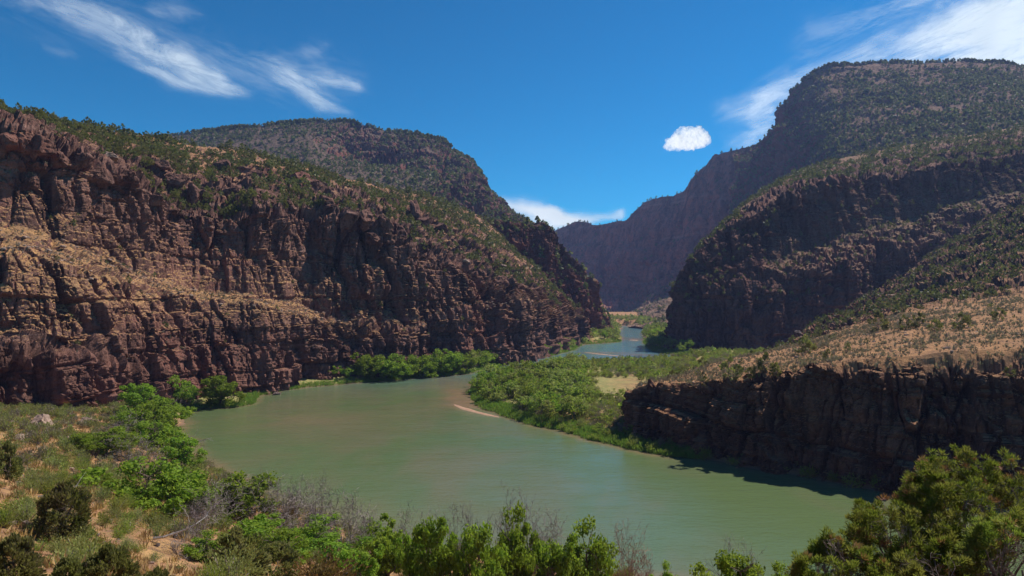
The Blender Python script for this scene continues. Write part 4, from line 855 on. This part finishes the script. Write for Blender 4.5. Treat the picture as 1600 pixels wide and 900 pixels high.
# ---------- near plants, one by one: (kind, px, py of the base, apparent height and width in the 1600-pixel photograph, label)
NEAR = [
 ('G', 290, 640, 48, 40, 'upright bright green tree at the foot of the cliff by the left river edge'),
 ('G', 346, 636, 46, 52, 'rounded bright green tree on the grassy spit under the left cliff'),
 ('G', 258, 668, 48, 60, 'bright green tree leaning over the bank above the driftwood'),
 ('G', 232, 690, 62, 62, 'leafy bright green tree next to the driftwood pile on the left bank'),
 ('G', 205, 676, 40, 50, 'dull green tree behind the bright ones on the left bank'),
 ('G', 165, 712, 40, 60, 'light green shrubby tree left of the driftwood bank'),
 ('G', 280, 730, 48, 50, 'thin green tree with bare branches at the left water edge'),
 ('G', 240, 795, 88, 110, 'large dark green box elder with a deep shadow beside the sandy path'),
 ('G', 290, 800, 70, 60, 'green tree touching the right side of the large box elder'),
 ('G', 372, 808, 84, 95, 'large leafy green tree at the water edge in front of the river'),
 ('G', 345, 790, 40, 40, 'small leafy tree filling the gap left of the large shoreline tree'),
 ('G', 395, 852, 46, 90, 'yellow green leafy shrub in front of the large shoreline tree'),
 ('G', 480, 858, 56, 70, 'bright green tree among grey bare shrubs near the shore'),
 ('G', 520, 880, 44, 80, 'low green tree under the bare grey thicket'),
 ('G', 605, 905, 76, 70, 'bright green tree at the bottom between two bare trees'),
 ('G', 592, 850, 40, 34, 'small rounded green tree against the muddy water'),
 ('G', 685, 930, 98, 66, 'tall narrow bright green tree with two lobed tops by the bare shrubs'),
 ('G', 745, 935, 108, 70, 'tallest bright green tree of the bottom row below a leaning bare tree'),
 ('G', 808, 930, 110, 64, 'green tree with a bare leaning trunk rising behind it'),
 ('G', 860, 935, 92, 60, 'bright green tree of the bottom row with a notched top'),
 ('G', 915, 940, 92, 72, 'bright green tree ending the dense bottom row'),
 ('G', 645, 925, 70, 50, 'low green tree wedged in the bottom row near its start'),
 ('G', 1160, 950, 96, 80, 'yellow green leafy tree left of the big juniper'),
 ('G', 1215, 960, 70, 50, 'low leafy tree tucked under the big juniper'),
 ('J', 100, 840, 82, 72, 'dark rounded juniper beside the grey boulders on the near slope'),
 ('J', 22, 905, 84, 80, 'olive juniper at the lower corner of the near slope'),
 ('J', 12, 748, 56, 44, 'dark juniper cut by the edge of the near slope'),
 ('J', 105, 912, 66, 60, 'open branched olive juniper at the bottom of the near slope'),
 ('J', 170, 915, 78, 76, 'olive juniper next to the open branched one at the bottom'),
 ('J', 245, 925, 60, 60, 'small olive juniper at the bottom before the sandy gap'),
 ('J', 370, 915, 74, 90, 'wide olive shrub-like juniper at the bottom beyond the sandy gap'),
 ('J', 430, 905, 60, 70, 'olive juniper close right of the widest one at the bottom'),
 ('R', 505, 925, 62, 84, 'low rust brown shrub at the bottom edge'),
 ('R', 445, 815, 30, 34, 'orange brown tuft of shrub beside the grey bare shrub at the shore'),
 ('D', 415, 822, 76, 90, 'dense grey bare shrub spreading beside the large shoreline tree'),
 ('D', 452, 812, 62, 50, 'brown bare shrub at the shore right of the dense grey one'),
 ('D', 500, 830, 76, 44, 'upright bare shrub with thin reddish twigs at the shore'),
 ('D', 535, 850, 82, 80, 'wide pale grey bare shrub spreading over the water'),
 ('D', 300, 850, 74, 60, 'dark bare shrub with tangled branches below the box elder'),
 ('D', 290, 872, 40, 60, 'fallen tangle of grey branches below the box elder'),
 ('D', 215, 745, 56, 60, 'hazy grey bare shrub above the box elder'),
 ('D', 180, 690, 36, 50, 'small grey bare shrub behind the left bank trees'),
 ('D', 630, 880, 78, 60, 'bare dark tree with forked crown above the bottom row'),
 ('D', 725, 900, 106, 40, 'slender bare tree over the water in the middle of the bottom row'),
 ('D', 790, 900, 116, 50, 'tallest bare tree leaning over the river'),
 ('D', 862, 900, 80, 60, 'sparse bare shrub above the end of the bottom row'),
 ('D', 560, 880, 84, 90, 'broad mauve grey thicket of bare stems rising from the bottom greenery'),
 ('D', 655, 905, 92, 60, 'bare tree with crooked branches right of the forked one'),
 ('D', 330, 820, 60, 80, 'low mauve grey tangle of twigs between box elder and shoreline tree'),
 ('D', 470, 850, 66, 90, 'grey bare shrub behind the yellow green shrub at the bottom'),
 ('D', 830, 905, 92, 60, 'grey bare stems standing between two bright trees of the bottom row'),
 ('T', 985, 940, 88, 60, 'reddish bare tamarisk at the bottom edge left of the small sapling'),
 ('T', 1015, 945, 70, 50, 'pinkish bare tamarisk next to the redder one'),
 ('D', 1135, 945, 96, 60, 'grey twiggy shrub mixed into the yellow green tree'),
 ('G', 575, 593, 42, 44, 'bright green tree starting the row at the foot of the lit left cliff'),
 ('G', 604, 592, 36, 44, 'second bright tree of the row under the left cliff, wider than tall'),
 ('G', 640, 588, 30, 36, 'low rounded tree under the grass topped cliff block'),
 ('G', 662, 587, 34, 36, 'green tree at the corner where the left cliff turns into shade'),
 ('G', 684, 586, 36, 38, 'green tree against the shaded cliff just past the lit corner'),
 ('G', 706, 584, 38, 40, 'tallest green tree of the row against the shaded cliff'),
 ('G', 728, 583, 30, 36, 'green tree ending the riverside row beside the peninsula point'),
 ('G', 150, 760, 30, 50, 'low yellow green bush in the sage left of the box elder'),
 ('G', 130, 700, 30, 50, 'low yellow green bush high on the near slope under the cliff'),
 ('G', 440, 880, 50, 70, 'yellow green bush in front of the low grey thicket'),
 ('G', 560, 925, 60, 60, 'bright green bush between the rust shrub and the dense bottom row'),
 ('G', 320, 880, 40, 60, 'small yellow green bush at the edge of the sandy gap'),
 ('G', 215, 655, 50, 50, 'yellow green tree at the head of the left bank trees beside the cliff'),
 ('G', 245, 700, 44, 60, 'bright yellow green tree at the middle of the left bank row'),
 ('G', 1040, 950, 66, 30, 'slim green sapling beside the bare tamarisks'),
]
nt_ = {'G': [mk_pair('leafy_tree', leafy_tree(600 + i, 1., 1.05, 7000, LEAF_G, .027)) for i in range(5)],
       'J': [mk_pair('juniper_tree', juniper(620 + i, 1., 1.0, 8000, LEAF_J, .030)) for i in range(4)],
       'R': [mk_pair('rust_shrub', dome_bush(640, .9, 1., 2600, LEAF_R, .035))],
       'D': [mk_pair('bare_shrub', dead_shrub(650 + i, 1., 1., 15, thick=.62)) for i in range(3)],
       'T': [mk_pair('bare_shrub', dead_shrub(660 + i, 1., .7, 14, BARK_R, thick=.8)) for i in range(2)]}
NM = {'G': ('leafy_tree', 'tree'), 'J': ('juniper_tree', 'juniper'), 'R': ('rust_shrub', 'shrub'), 'D': ('bare_shrub', 'bare shrub'), 'T': ('bare_shrub', 'bare shrub')}
for j, (kd, hx, hy, hh, ww, lab) in enumerate(NEAR):
    p = ray_ground(hx, hy)
    if p is None: print('no ground', lab); continue
    h = hh / F0 * p[1]; w = ww / F0 * p[1]; pr = nt_[kd]
    place(NM[kd][0], pr[j % len(pr)], p - [0, 0, .08], (w * (1.2 if kd != 'D' else 1.15), w * (1.2 if kd != 'D' else 1.15), h * (1.45 if kd == 'G' and hy > 900 and hx < 1000 else .95 if kd == 'D' else 1.12)), j * 2.1, lab, NM[kd][1])

# ---------- the big juniper beside the camera
def big_juniper(seed, h, w, ntuft, needles, name, loc, label, rust=.08):
    r = np.random.default_rng(seed); A, B, RA, RB, tips = [], [], [], [], []
    def br(p, d, L, rr, lv):
        n = 5
        for i in range(n):
            q = p + d * L / n; A.append(p); B.append(q); RA.append(rr); rr = max(rr * .84, .004); RB.append(rr); p = q; d = unit(d + r.normal(size=3) * .17 + [0, 0, .07])
            if lv < 3 and (i > 0 or lv > 0) and r.random() < .85: br(p, unit(d + r.normal(size=3) * .55), L * .58, rr * .62, lv + 1)
            if lv >= 2 or i > 2: tips.append((q, d))
        tips.append((p, d))
    for i in range(15):
        az = i * 2.4 + r.random(); sp = (.15 + .95 * r.random()) * w / h
        br(np.array([math.cos(az) * .08, math.sin(az) * .08, -.2]), unit(np.array([math.cos(az) * sp, math.sin(az) * sp, 1.])), h * (.55 + .35 * r.random()), .05, 0)
    tp = np.array([t[0] for t in tips]); td = np.array([t[1] for t in tips])
    rad = np.hypot(tp[:, 0], tp[:, 1]) / (w * .5); score = rad + .8 * tp[:, 2] / h + .9 * r.random(len(tp)); dome = (np.hypot(tp[:, 0], tp[:, 1]) / (w * .56)) ** 2 + (np.clip(tp[:, 2] - h * .45, 0, None) / (h * .66)) ** 2; k = np.argsort(-score - 9 * (dome < 1))[:ntuft]; k = k[dome[k] < 1]; tp = tp[k]; td = td[k]
    k5 = np.random.default_rng(1).integers(0, len(tp), len(tp) // 2); tp = np.concatenate([tp, tp[k5] + r.normal(size=(len(k5), 3)) * .09]); td = np.concatenate([td, td[k5]])
    outd = unit(tp - [0, 0, h * .2]); ax = unit(td * .5 + outd * .6 + [0, 0, .5]); m = len(tp)
    # rounded tufts: short sprigs standing out round each twig end
    kk = np.repeat(np.arange(m), needles); n_ = m * needles; bl = unit(rnd_dir(n_, r) + ax[kk] * .55); rb = .045 + .05 * r.random(m)
    base = tp[kk] + bl * (rb[kk] * r.random(n_) ** .5)[:, None] + ax[kk] * .03
    nd_ = unit(bl * .8 + ax[kk] * .5 + rnd_dir(n_, r) * .25); nl = .03 + .03 * r.random(n_); sd_ = unit(np.cross(nd_, rnd_dir(n_, r)))
    V, F = quads(base + nd_ * nl[:, None], nd_ * nl[:, None], sd_ * .009)
    rusty = (r.random(m) < rust)[kk]
    root = bpy.data.objects.new(name, None); COL.objects.link(root); root.location = [float(x) for x in loc]; tag(root, label, 'juniper')
    A, B, RA, RB = map(np.array, (A, B, RA, RB)); g_ = (np.hypot(B[:, 0], B[:, 1]) / (w * .56)) ** 2 + (np.clip(B[:, 2] - h * .45, 0, None) / (h * .66)) ** 2 < 1.02; A, B, RA, RB = A[g_], B[g_], RA[g_], RB[g_]
    tv, tf = tubes(A, B, RA, RB, 4); link(bpy.data.objects.new('trunk', np_mesh('trunk', tv, tf, (BARK_J,))), root)
    link(bpy.data.objects.new('crown', np_mesh('crown', V, F, (LEAF_JN, LEAF_JR), rusty.astype(int))), root)
for (hx, top, Y, w, nt2, nn, lab, sd2) in ((1530, 692, 15., 3.0, 900, 50, 'big yellow green juniper rising at the lower corner over the shaded water', 1), (1405, 762, 14.3, 1.9, 360, 50, 'lower juniper leaning from the flank of the big one', 2),
                                            (1305, 838, 13.6, 1.3, 200, 50, 'smallest lowest juniper at the river end of the corner clump', 3), (1625, 800, 12.5, 2.0, 300, 50, 'dark juniper filling the corner under the big one', 4), (1450, 855, 12.8, 1.8, 230, 50, 'low juniper mound in front of the big one', 5)):
    x = (hx - 800) / F0 * Y; gz = float(ground_z(np.array([x]), np.array([Y]))[0]); tz_ = CAMZ + (HY - top) / F0 * Y
    big_juniper(700 + sd2, (tz_ - gz) * .86, w, nt2, nn, 'juniper_tree', (x, Y, gz), lab)

# ---------- boulders
bms = []; oms = []
for i in range(7):
    V, F = boulder(800 + i); bms.append(np_mesh('boulder', V, F, (STONE if i % 2 else STONE2,), smooth=False)); oms.append(np_mesh('outcrop_block', V * [1, 1, .9], F, (ROCK_L,), smooth=False))
def rockat(px_, py_, wpx, label, k, flat=1., src='g', group=None, hpx=None, name='boulder'):
    p = ray_ground(px_, py_) if src == 'g' else hit_sheet(px_, py_, [src])
    if p is None: return
    s = wpx / F0 * p[1] / 2; sz = s * flat if hpx is None else hpx / F0 * p[1] / 2 / .7
    place(name, (oms if name == 'outcrop_block' else bms)[k % 7], p + [0, 0, sz * (.25 if name == 'boulder' else -.1)], (s, s, sz), k * 1.7, label, 'boulder', group)
BL = [(432, 619, 16, 'dark boulder standing in the water at the foot of the left cliff', 1), (40, 820, 22, 'dark flat boulder left of the pair by the juniper', 3), (60, 828, 22, 'grey boulder at the left foot of the dark juniper', 1), (45, 838, 16, 'small angular stone under the boulder pair by the juniper', 5), (12, 815, 22, 'dark stone at the edge of the near slope', 1),
      (28, 690, 22, 'reddish stone in the sage high on the near slope', 0), (68, 888, 14, 'small dark stone between the bottom junipers', 3), (105, 740, 20, 'pale brown stone half buried in the near slope', 2), (195, 665, 34, 'dark slab of rock behind the left bank trees', 1), (60, 665, 40, 'broken reddish outcrop at the foot of the left cliff', 0),
      (140, 660, 26, 'rough brown block at the foot of the left cliff near the trees', 2), (108, 685, 16, 'tan stone in dry grass under the left cliff', 4), (245, 860, 10, 'small stone on the sandy gap below the box elder', 5), (235, 878, 12, 'pale stone near the bottom of the sandy gap', 2)]
for x, y, w_, lab, k in BL: rockat(x, y, w_, lab, k)
r = np.random.default_rng(91)
for (cx, cy) in [(30 + 20 * i, 780 + 10 * ((i * 7) % 9)) for i in range(8)] + [(20 + 24 * i, 660 + 5 * ((i * 5) % 7)) for i in range(8)]:
    rockat(cx, cy, 6 + 8 * r.random(), 'small loose stone on the tan slope', int(r.integers(0, 7)), group='loose stones on the near slope')
# rounded outcrop blocks on the left rim
OUT = [(345, 250, 46, 26), (383, 256, 34, 24), (405, 262, 40, 26), (300, 292, 24, 34), (322, 290, 26, 32), (365, 290, 44, 34), (418, 292, 52, 38), (462, 268, 50, 26), (492, 276, 34, 28), (525, 262, 30, 20), (512, 312, 44, 30), (545, 320, 30, 40), (568, 325, 36, 42),
       (280, 268, 30, 22), (250, 250, 26, 16), (240, 300, 30, 20), (600, 330, 30, 36), (650, 318, 26, 40), (660, 335, 28, 34), (205, 265, 30, 24), (130, 238, 34, 28), (60, 215, 40, 34), (90, 232, 34, 30), (15, 205, 40, 30), (166, 268, 34, 28), (690, 345, 26, 30), (450, 310, 30, 24), (480, 325, 34, 24), (620, 350, 30, 30), (580, 360, 34, 22)]
ON = 'first second third fourth fifth sixth seventh eighth ninth tenth eleventh twelfth thirteenth fourteenth fifteenth sixteenth seventeenth eighteenth nineteenth twentieth twenty-first twenty-second twenty-third twenty-fourth twenty-fifth twenty-sixth twenty-seventh twenty-eighth twenty-ninth last'.split()
rk_ = np.argsort(np.argsort([o_[0] for o_ in OUT])); OL = [('broad' if o_[2] > o_[3] * 1.35 else 'tall' if o_[3] > o_[2] else 'squarish') + ' outcrop block among rim junipers, ' + ON[rk_[q]] + ' counted along the canyon rim' for q, o_ in enumerate(OUT)]
for j, (x, y, w_, h_) in enumerate(OUT):
    rockat(x, y + h_ * .4, w_ * .95, OL[j], j, src='cliff_left', group='outcrop blocks on the left rim', hpx=h_ * 1.2, name='outcrop_block')
def fieldrocks(sheetname, n, vr, s0, s1, label, group, seed, nz=.3):
    P = pick(sheetname, n, vr, nz, None, seed); P = P[infr(P) & visible(P, 1.02)]; r = np.random.default_rng(seed)
    for p in P:
        s = s0 + (s1 - s0) * r.random() ** 2; place('boulder', bms[int(r.integers(0, 7))], p, (s, s * (.8 + .4 * r.random()), s * .8), r.random() * 6.28, label, 'boulder', group, r.normal() * .2)
fieldrocks('cliff_left', 170, (6., 7.6), 1.4, 3.4, 'grey brown boulder lying between junipers on the left rim', 'boulders on the left rim', 93)
fieldrocks('bench_cliff', 130, (4.6, 6.8), .8, 2.4, 'dark boulder on the juniper slope above the bench', 'boulders on the juniper slope', 94)
# loose stones and rubble on the near slope, at cliff feet and on ledges
r = np.random.default_rng(97); n = 9000; tx = -160 + 300 * r.random(n); ty = 14 + 215 * r.random(n) ** .9; P = np.stack([tx, ty, ground_z(tx, ty)], 1); k = (rsd(tx, ty) > -.5) & infr(P) & ((patch(P, 33, 14, -.1, .3) > r.random(n)) | (r.random(n) < .12)); P = P[k]
def pebble(seed):
    import bmesh
    rr = np.random.default_rng(seed); bm = bmesh.new(); bmesh.ops.create_icosphere(bm, subdivisions=2, radius=.5); V = np.array([v.co[:] for v in bm.verts]); F = np.array([[v.index for v in f.verts] for f in bm.faces]); bm.free()
    for _ in range(9):
        n = unit(rr.normal(size=3)); V = V - n * np.clip(V @ n - .3 - .1 * rr.random(), 0, None)[:, None]
    return V * [1.2, .9, .8], F, np.zeros(len(F), int)
pb = [pebble(i) for i in range(5)]
scatter_stuff('loose_rubble', pb, P, .12 + .7 * r.random(len(P)) ** 4, (STONE,), 'loose stones strewn over the near hillside', .8)
P = np.concatenate([thin(pick('cliff_left', 2600, (3.9, 5.1), .4, None, 98), .9), pick('bench_cliff', 1800, (1., 6.), .4, None, 99)])
P = P[infr(P)]; scatter_stuff('ledge_rubble', pb, P, .4 + 1.5 * r.random(len(P)) ** 3, (STONE2,), 'fallen rubble on the ledges and the bench', .8)
# driftwood on the left bank
def driftwood(seed, px_, py_, L, label):
    r = np.random.default_rng(seed); A, B, RA, RB = [], [], [], []
    def br(p, d, L, rr, lv):
        for i in range(5):
            q = p + d * L / 5; A.append(p); B.append(q); RA.append(rr); rr *= .8; RB.append(rr); p = q; d = unit(d + r.normal(size=3) * [.25, .25, .15])
            if lv < 2 and r.random() < .5: br(p, unit(d + r.normal(size=3) * [.6, .6, .35]), L * .5, rr * .7, lv + 1)
    br(np.zeros(3), unit(np.array([1., r.normal() * .3, .18])), L, .05 * L ** .7, 0); V, F = tubes(A, B, np.array(RA), np.array(RB), 5); V[:, 2] = np.maximum(V[:, 2], -.15)
    p = ray_ground(px_, py_)
    if p is None: p = np.array([*wp(px_, py_), 0.])
    o = link(bpy.data.objects.new('driftwood', np_mesh('driftwood', V, F, (DRIFT,)))); o.location = [float(v) for v in p + [0, 0, .3]]; tag(o, label, 'driftwood')
driftwood(1, 292, 694, 7.5, 'bleached dead branch reaching out over the water from the left bank'); driftwood(2, 278, 684, 5., 'pale driftwood log lying on the left bank'); driftwood(3, 270, 690, 4., 'thin bleached log under the left bank trees'); driftwood(4, 240, 850, 5., 'grey fallen branch on the slope below the box elder'); driftwood(5, 60, 790, 4., 'weathered fallen branch in the sage above the boulder pair')

# ------------------------------------------------------------------ clouds
def path_mass(paths, sc_m=.85):
    """soft-edged streaks along polylines of (x, y, half width, weight)"""
    o = []
    for p in paths:
        p = np.array(p, float); t = np.linspace(0, len(p) - 1, 14 * len(p)); c = catmull(p, t); o += [(k[0], k[1], k[2] * sc_m, k[3]) for k in c]
    return o
def cirrus(name, label, pts, D, dens, seed, stretch, ang, thr=(.42, .75), white=.9):
    """thin high sheet hung at distance D: ragged outline fades by an attribute, wisps by noise"""
    cx = np.array([p[0] for p in pts]); cy = np.array([p[1] for p in pts]); x0, x1 = cx.min() - 90, cx.max() + 90; y0, y1 = cy.min() - 70, cy.max() + 70
    nx, ny = 120, 60; X, Yp = np.meshgrid(np.linspace(x0, x1, nx), np.linspace(y0, y1, ny), indexing='ij')
    V = P3(X.ravel(), Yp.ravel(), D); V[:, 1] += (V[:, 2] - V[:, 2].mean()) * -.5; V[:, 1] += 200 * fbm(V / 2500, 3, seed)
    m = np.zeros(nx * ny); wq = np.stack([X.ravel() / 45, Yp.ravel() / 30, X.ravel() * 0], -1); WX = X.ravel() + 16 * fbm(wq, 4, seed); WY = Yp.ravel() + 10 * fbm(wq + 9, 4, seed + 3)
    for (a, b, rx, wv) in pts:
        m = np.maximum(m, wv * np.exp(-((WX - a) ** 2 + (WY - b) ** 2) / (rx * rx)))
    i = np.arange(nx * ny).reshape(nx, ny); Fq = np.stack([i[:-1, :-1], i[1:, :-1], i[1:, 1:], i[:-1, 1:]], -1).reshape(-1, 4)
    mt, nt, out = mat(name + '_ice'); b = NB(nt); geo = b.n('ShaderNodeNewGeometry')
    mp = b.n('ShaderNodeMapping'); b.set(mp.inputs[0], geo.outputs['Position']); mp.inputs['Rotation'].default_value = (0, R(-ang), 0)
    q = b.vmul(mp.outputs[0], (1 / 2600 / stretch, 1 / 2600, 1 / 1000 if stretch > 0 else 1))
    n1 = b.noise(q, 3.2, 12, .72, .5); at = b.n('ShaderNodeAttribute', attribute_name='mass').outputs['Fac']
    f = b.math('ADD', n1, b.math('MULTIPLY', b.math('SUBTRACT', at, .5), .28)); al = b.math('MULTIPLY', b.ss(f, thr[0], thr[1]), b.math('MULTIPLY', b.math('MINIMUM', b.math('POWER', at, 1.3), 1.), dens))
    d1 = b.n('ShaderNodeBsdfDiffuse'); b.set(d1.inputs[0], (white, white, white)); d2 = b.n('ShaderNodeBsdfTranslucent'); b.set(d2.inputs[0], (white, white, white))
    ad = b.n('ShaderNodeMixShader'); ad.inputs[0].default_value = .75; nt.links.new(d1.outputs[0], ad.inputs[1]); nt.links.new(d2.outputs[0], ad.inputs[2])
    tr = b.n('ShaderNodeBsdfTransparent'); mx = b.n('ShaderNodeMixShader'); b.set(mx.inputs[0], al); nt.links.new(tr.outputs[0], mx.inputs[1]); nt.links.new(ad.outputs[0], mx.inputs[2]); nt.links.new(mx.outputs[0], out.inputs[0])
    o = link(bpy.data.objects.new(name, np_mesh(name, V, Fq, (mt,), smooth=True, attrs={'mass': m}))); tag(o, label, 'cloud'); return o
cirrus('cirrus_cloud', 'long wispy white streak of cloud slanting across the upper sky over the left mountain',
       path_mass([[(-60, 6, 22, .3), (40, 12, 24, .45), (120, 26, 28, .65), (200, 52, 30, .85), (270, 88, 30, 1.), (330, 118, 24, 1.05), (372, 134, 14, .8)], [(190, 80, 16, .6), (250, 110, 18, .8), (320, 130, 14, .8)],
                  [(360, 84, 18, .3), (410, 96, 24, .6), (450, 112, 24, .9), (490, 138, 20, .95), (530, 156, 14, .55)], [(440, 108, 20, .6), (500, 112, 18, .75), (560, 122, 12, .7)], [(440, 90, 14, .3), (480, 80, 13, .55), (505, 72, 9, .4)], [(255, 30, 14, .4), (290, 26, 14, .5), (325, 30, 10, .45)], [(75, 80, 9, .35), (110, 86, 8, .3)], [(300, 80, 30, .42), (370, 100, 34, .5), (430, 118, 34, .5), (500, 112, 36, .45), (560, 118, 22, .35)], [(20, 10, 36, .3), (110, 40, 34, .35), (190, 60, 34, .4)]], 1.), 12000, .85, 5, 1.6, 20, (.28, .86), 1.)
cirrus('cirrus_cloud', 'broad bright veil of cloud rising behind the top of the right mountain',
       path_mass([[(1380, 110, 50, .8), (1440, 76, 52, 1.), (1520, 50, 60, 1.2), (1620, 30, 76, 1.3), (1740, 20, 80, 1.2)], [(1500, 100, 50, 1.), (1600, 90, 60, 1.2), (1700, 90, 60, 1.2)], [(1260, 64, 24, .4), (1330, 50, 26, .5), (1420, 22, 26, .55), (1520, 4, 24, .6)], [(1150, 168, 22, .45), (1185, 160, 32, .72), (1225, 138, 34, .7), (1280, 110, 34, .55), (1350, 96, 34, .7)], [(1150, 208, 12, .4), (1185, 206, 20, .65), (1215, 190, 24, .65)], [(1190, 180, 26, .65), (1215, 170, 28, .75)], [(1240, 80, 26, .3), (1290, 86, 30, .42), (1350, 70, 34, .45), (1420, 50, 34, .5)]]), 13000, .9, 6, 2.0, -20, (.30, .74), 1.)
cirrus('low_cloud', 'low white bank of cloud showing in the gap of the canyon',
       path_mass([[(780, 322, 12, .7), (820, 331, 15, 1.), (860, 341, 15, 1.2), (900, 348, 14, 1.1), (940, 344, 8, .6), (965, 336, 8, .7)]]), 14000, 1., 7, 1.5, 0, (.3, .6))
def cumulus():
    """a small heap cloud: puffed shell of billows, thin enough for the high sun to shine through"""
    D = 9000.; nx, ny = 220, 150; X, Yp = np.meshgrid(np.linspace(1026, 1128, nx), np.linspace(186, 244, ny), indexing='ij'); X = X.ravel(); Yp = Yp.ravel()
    wq = np.stack([X / 13, Yp / 10, X * 0], -1); X2 = X + 5.5 * fbm(wq, 5, 5, .68); Y2 = Yp + 5. * fbm(wq + 7, 5, 6, .68)
    yb = 224 - 3 * sstep(1070, 1112, X2); dy = Y2 - yb; xs = (X2 - 1073) / np.where(X2 < 1073, 36., 44.)
    top = 25 * np.sqrt(np.clip(1 - ((X2 - 1077) / 42) ** 2, .02, 1)) * (1 - .3 * sstep(1085, 1115, X2)); dome = 1 - np.abs(xs) ** 2.4 - np.where(dy < 0, (dy / top) ** 2, (dy / 10.) ** 2)
    hgt = 11. * np.sqrt(np.clip(dome + .22 * fbm(wq * 2.3, 4, 9, .6), 0, None)) + 3.5 * fbm(wq * 1.3, 4, 8, .5) * (dome > 0); k = D / F0
    V = P3(X, Yp, D); V[:, 1] -= hgt * k * .35 + (V[:, 2] - V[:, 2].mean()) * 1.
    i = np.arange(nx * ny).reshape(nx, ny); Fq = np.stack([i[:-1, :-1], i[1:, :-1], i[1:, 1:], i[:-1, 1:]], -1).reshape(-1, 4); Fq = Fq[hgt[Fq].max(1) > .05]
    mt, nt, out = mat('cumulus_white'); b = NB(nt); geo = b.n('ShaderNodeNewGeometry'); at = b.n('ShaderNodeAttribute', attribute_name='mass').outputs['Fac']
    n = b.noise(geo.outputs['Position'], .02, 8, .75)
    al = b.ss(b.math('ADD', at, b.math('MULTIPLY', b.math('SUBTRACT', n, .5), 12.)), .5, 11.)
    d1 = b.n('ShaderNodeBsdfDiffuse'); b.set(d1.inputs[0], (.8, .8, .8)); d2 = b.n('ShaderNodeBsdfTranslucent'); b.set(d2.inputs[0], (.74, .74, .74))
    ad = b.n('ShaderNodeMixShader'); ad.inputs[0].default_value = .85; nt.links.new(d1.outputs[0], ad.inputs[1]); nt.links.new(d2.outputs[0], ad.inputs[2])
    tr = b.n('ShaderNodeBsdfTransparent'); mx = b.n('ShaderNodeMixShader'); b.set(mx.inputs[0], al); nt.links.new(tr.outputs[0], mx.inputs[1]); nt.links.new(ad.outputs[0], mx.inputs[2]); nt.links.new(mx.outputs[0], out.inputs[0])
    o = link(bpy.data.objects.new('puffy_cloud', np_mesh('puffy_cloud', V, Fq, (mt,), smooth=True, attrs={'mass': hgt}))); tag(o, 'single small puffy white cloud floating in the blue beside the right mountain', 'cloud')
cumulus()

# ------------------------------------------------------------------ haze
HZ = 1
if HZ:
    x0, x1, y0, y1, z0, z1 = -3600, 3600, -700, 4300, -8.5, 640.
    V = np.array([(x, y, z) for x in (x0, x1) for y in (y0, y1) for z in (z0, z1)], float); F = np.array([(0, 1, 3, 2), (4, 6, 7, 5), (0, 4, 5, 1), (2, 3, 7, 6), (0, 2, 6, 4), (1, 5, 7, 3)])
    m, nt, out = mat('air'); b = NB(nt); pv = b.n('ShaderNodeVolumePrincipled'); pv.inputs['Color'].default_value = (.42, .52, 1., 1); pv.inputs['Density'].default_value = .00008; pv.inputs['Anisotropy'].default_value = .2
    nt.links.new(pv.outputs[0], out.inputs['Volume']); o = link(bpy.data.objects.new('haze', np_mesh('haze', V, F, (m,)))); o['kind'] = 'stuff'
print('TRIS', sum(sum(len(p.vertices) - 2 for p in []) for m in bpy.data.meshes) or sum(len(m.loops) - 2 * len(m.polygons) for m in bpy.data.meshes), 'OBJ', len(bpy.data.objects))
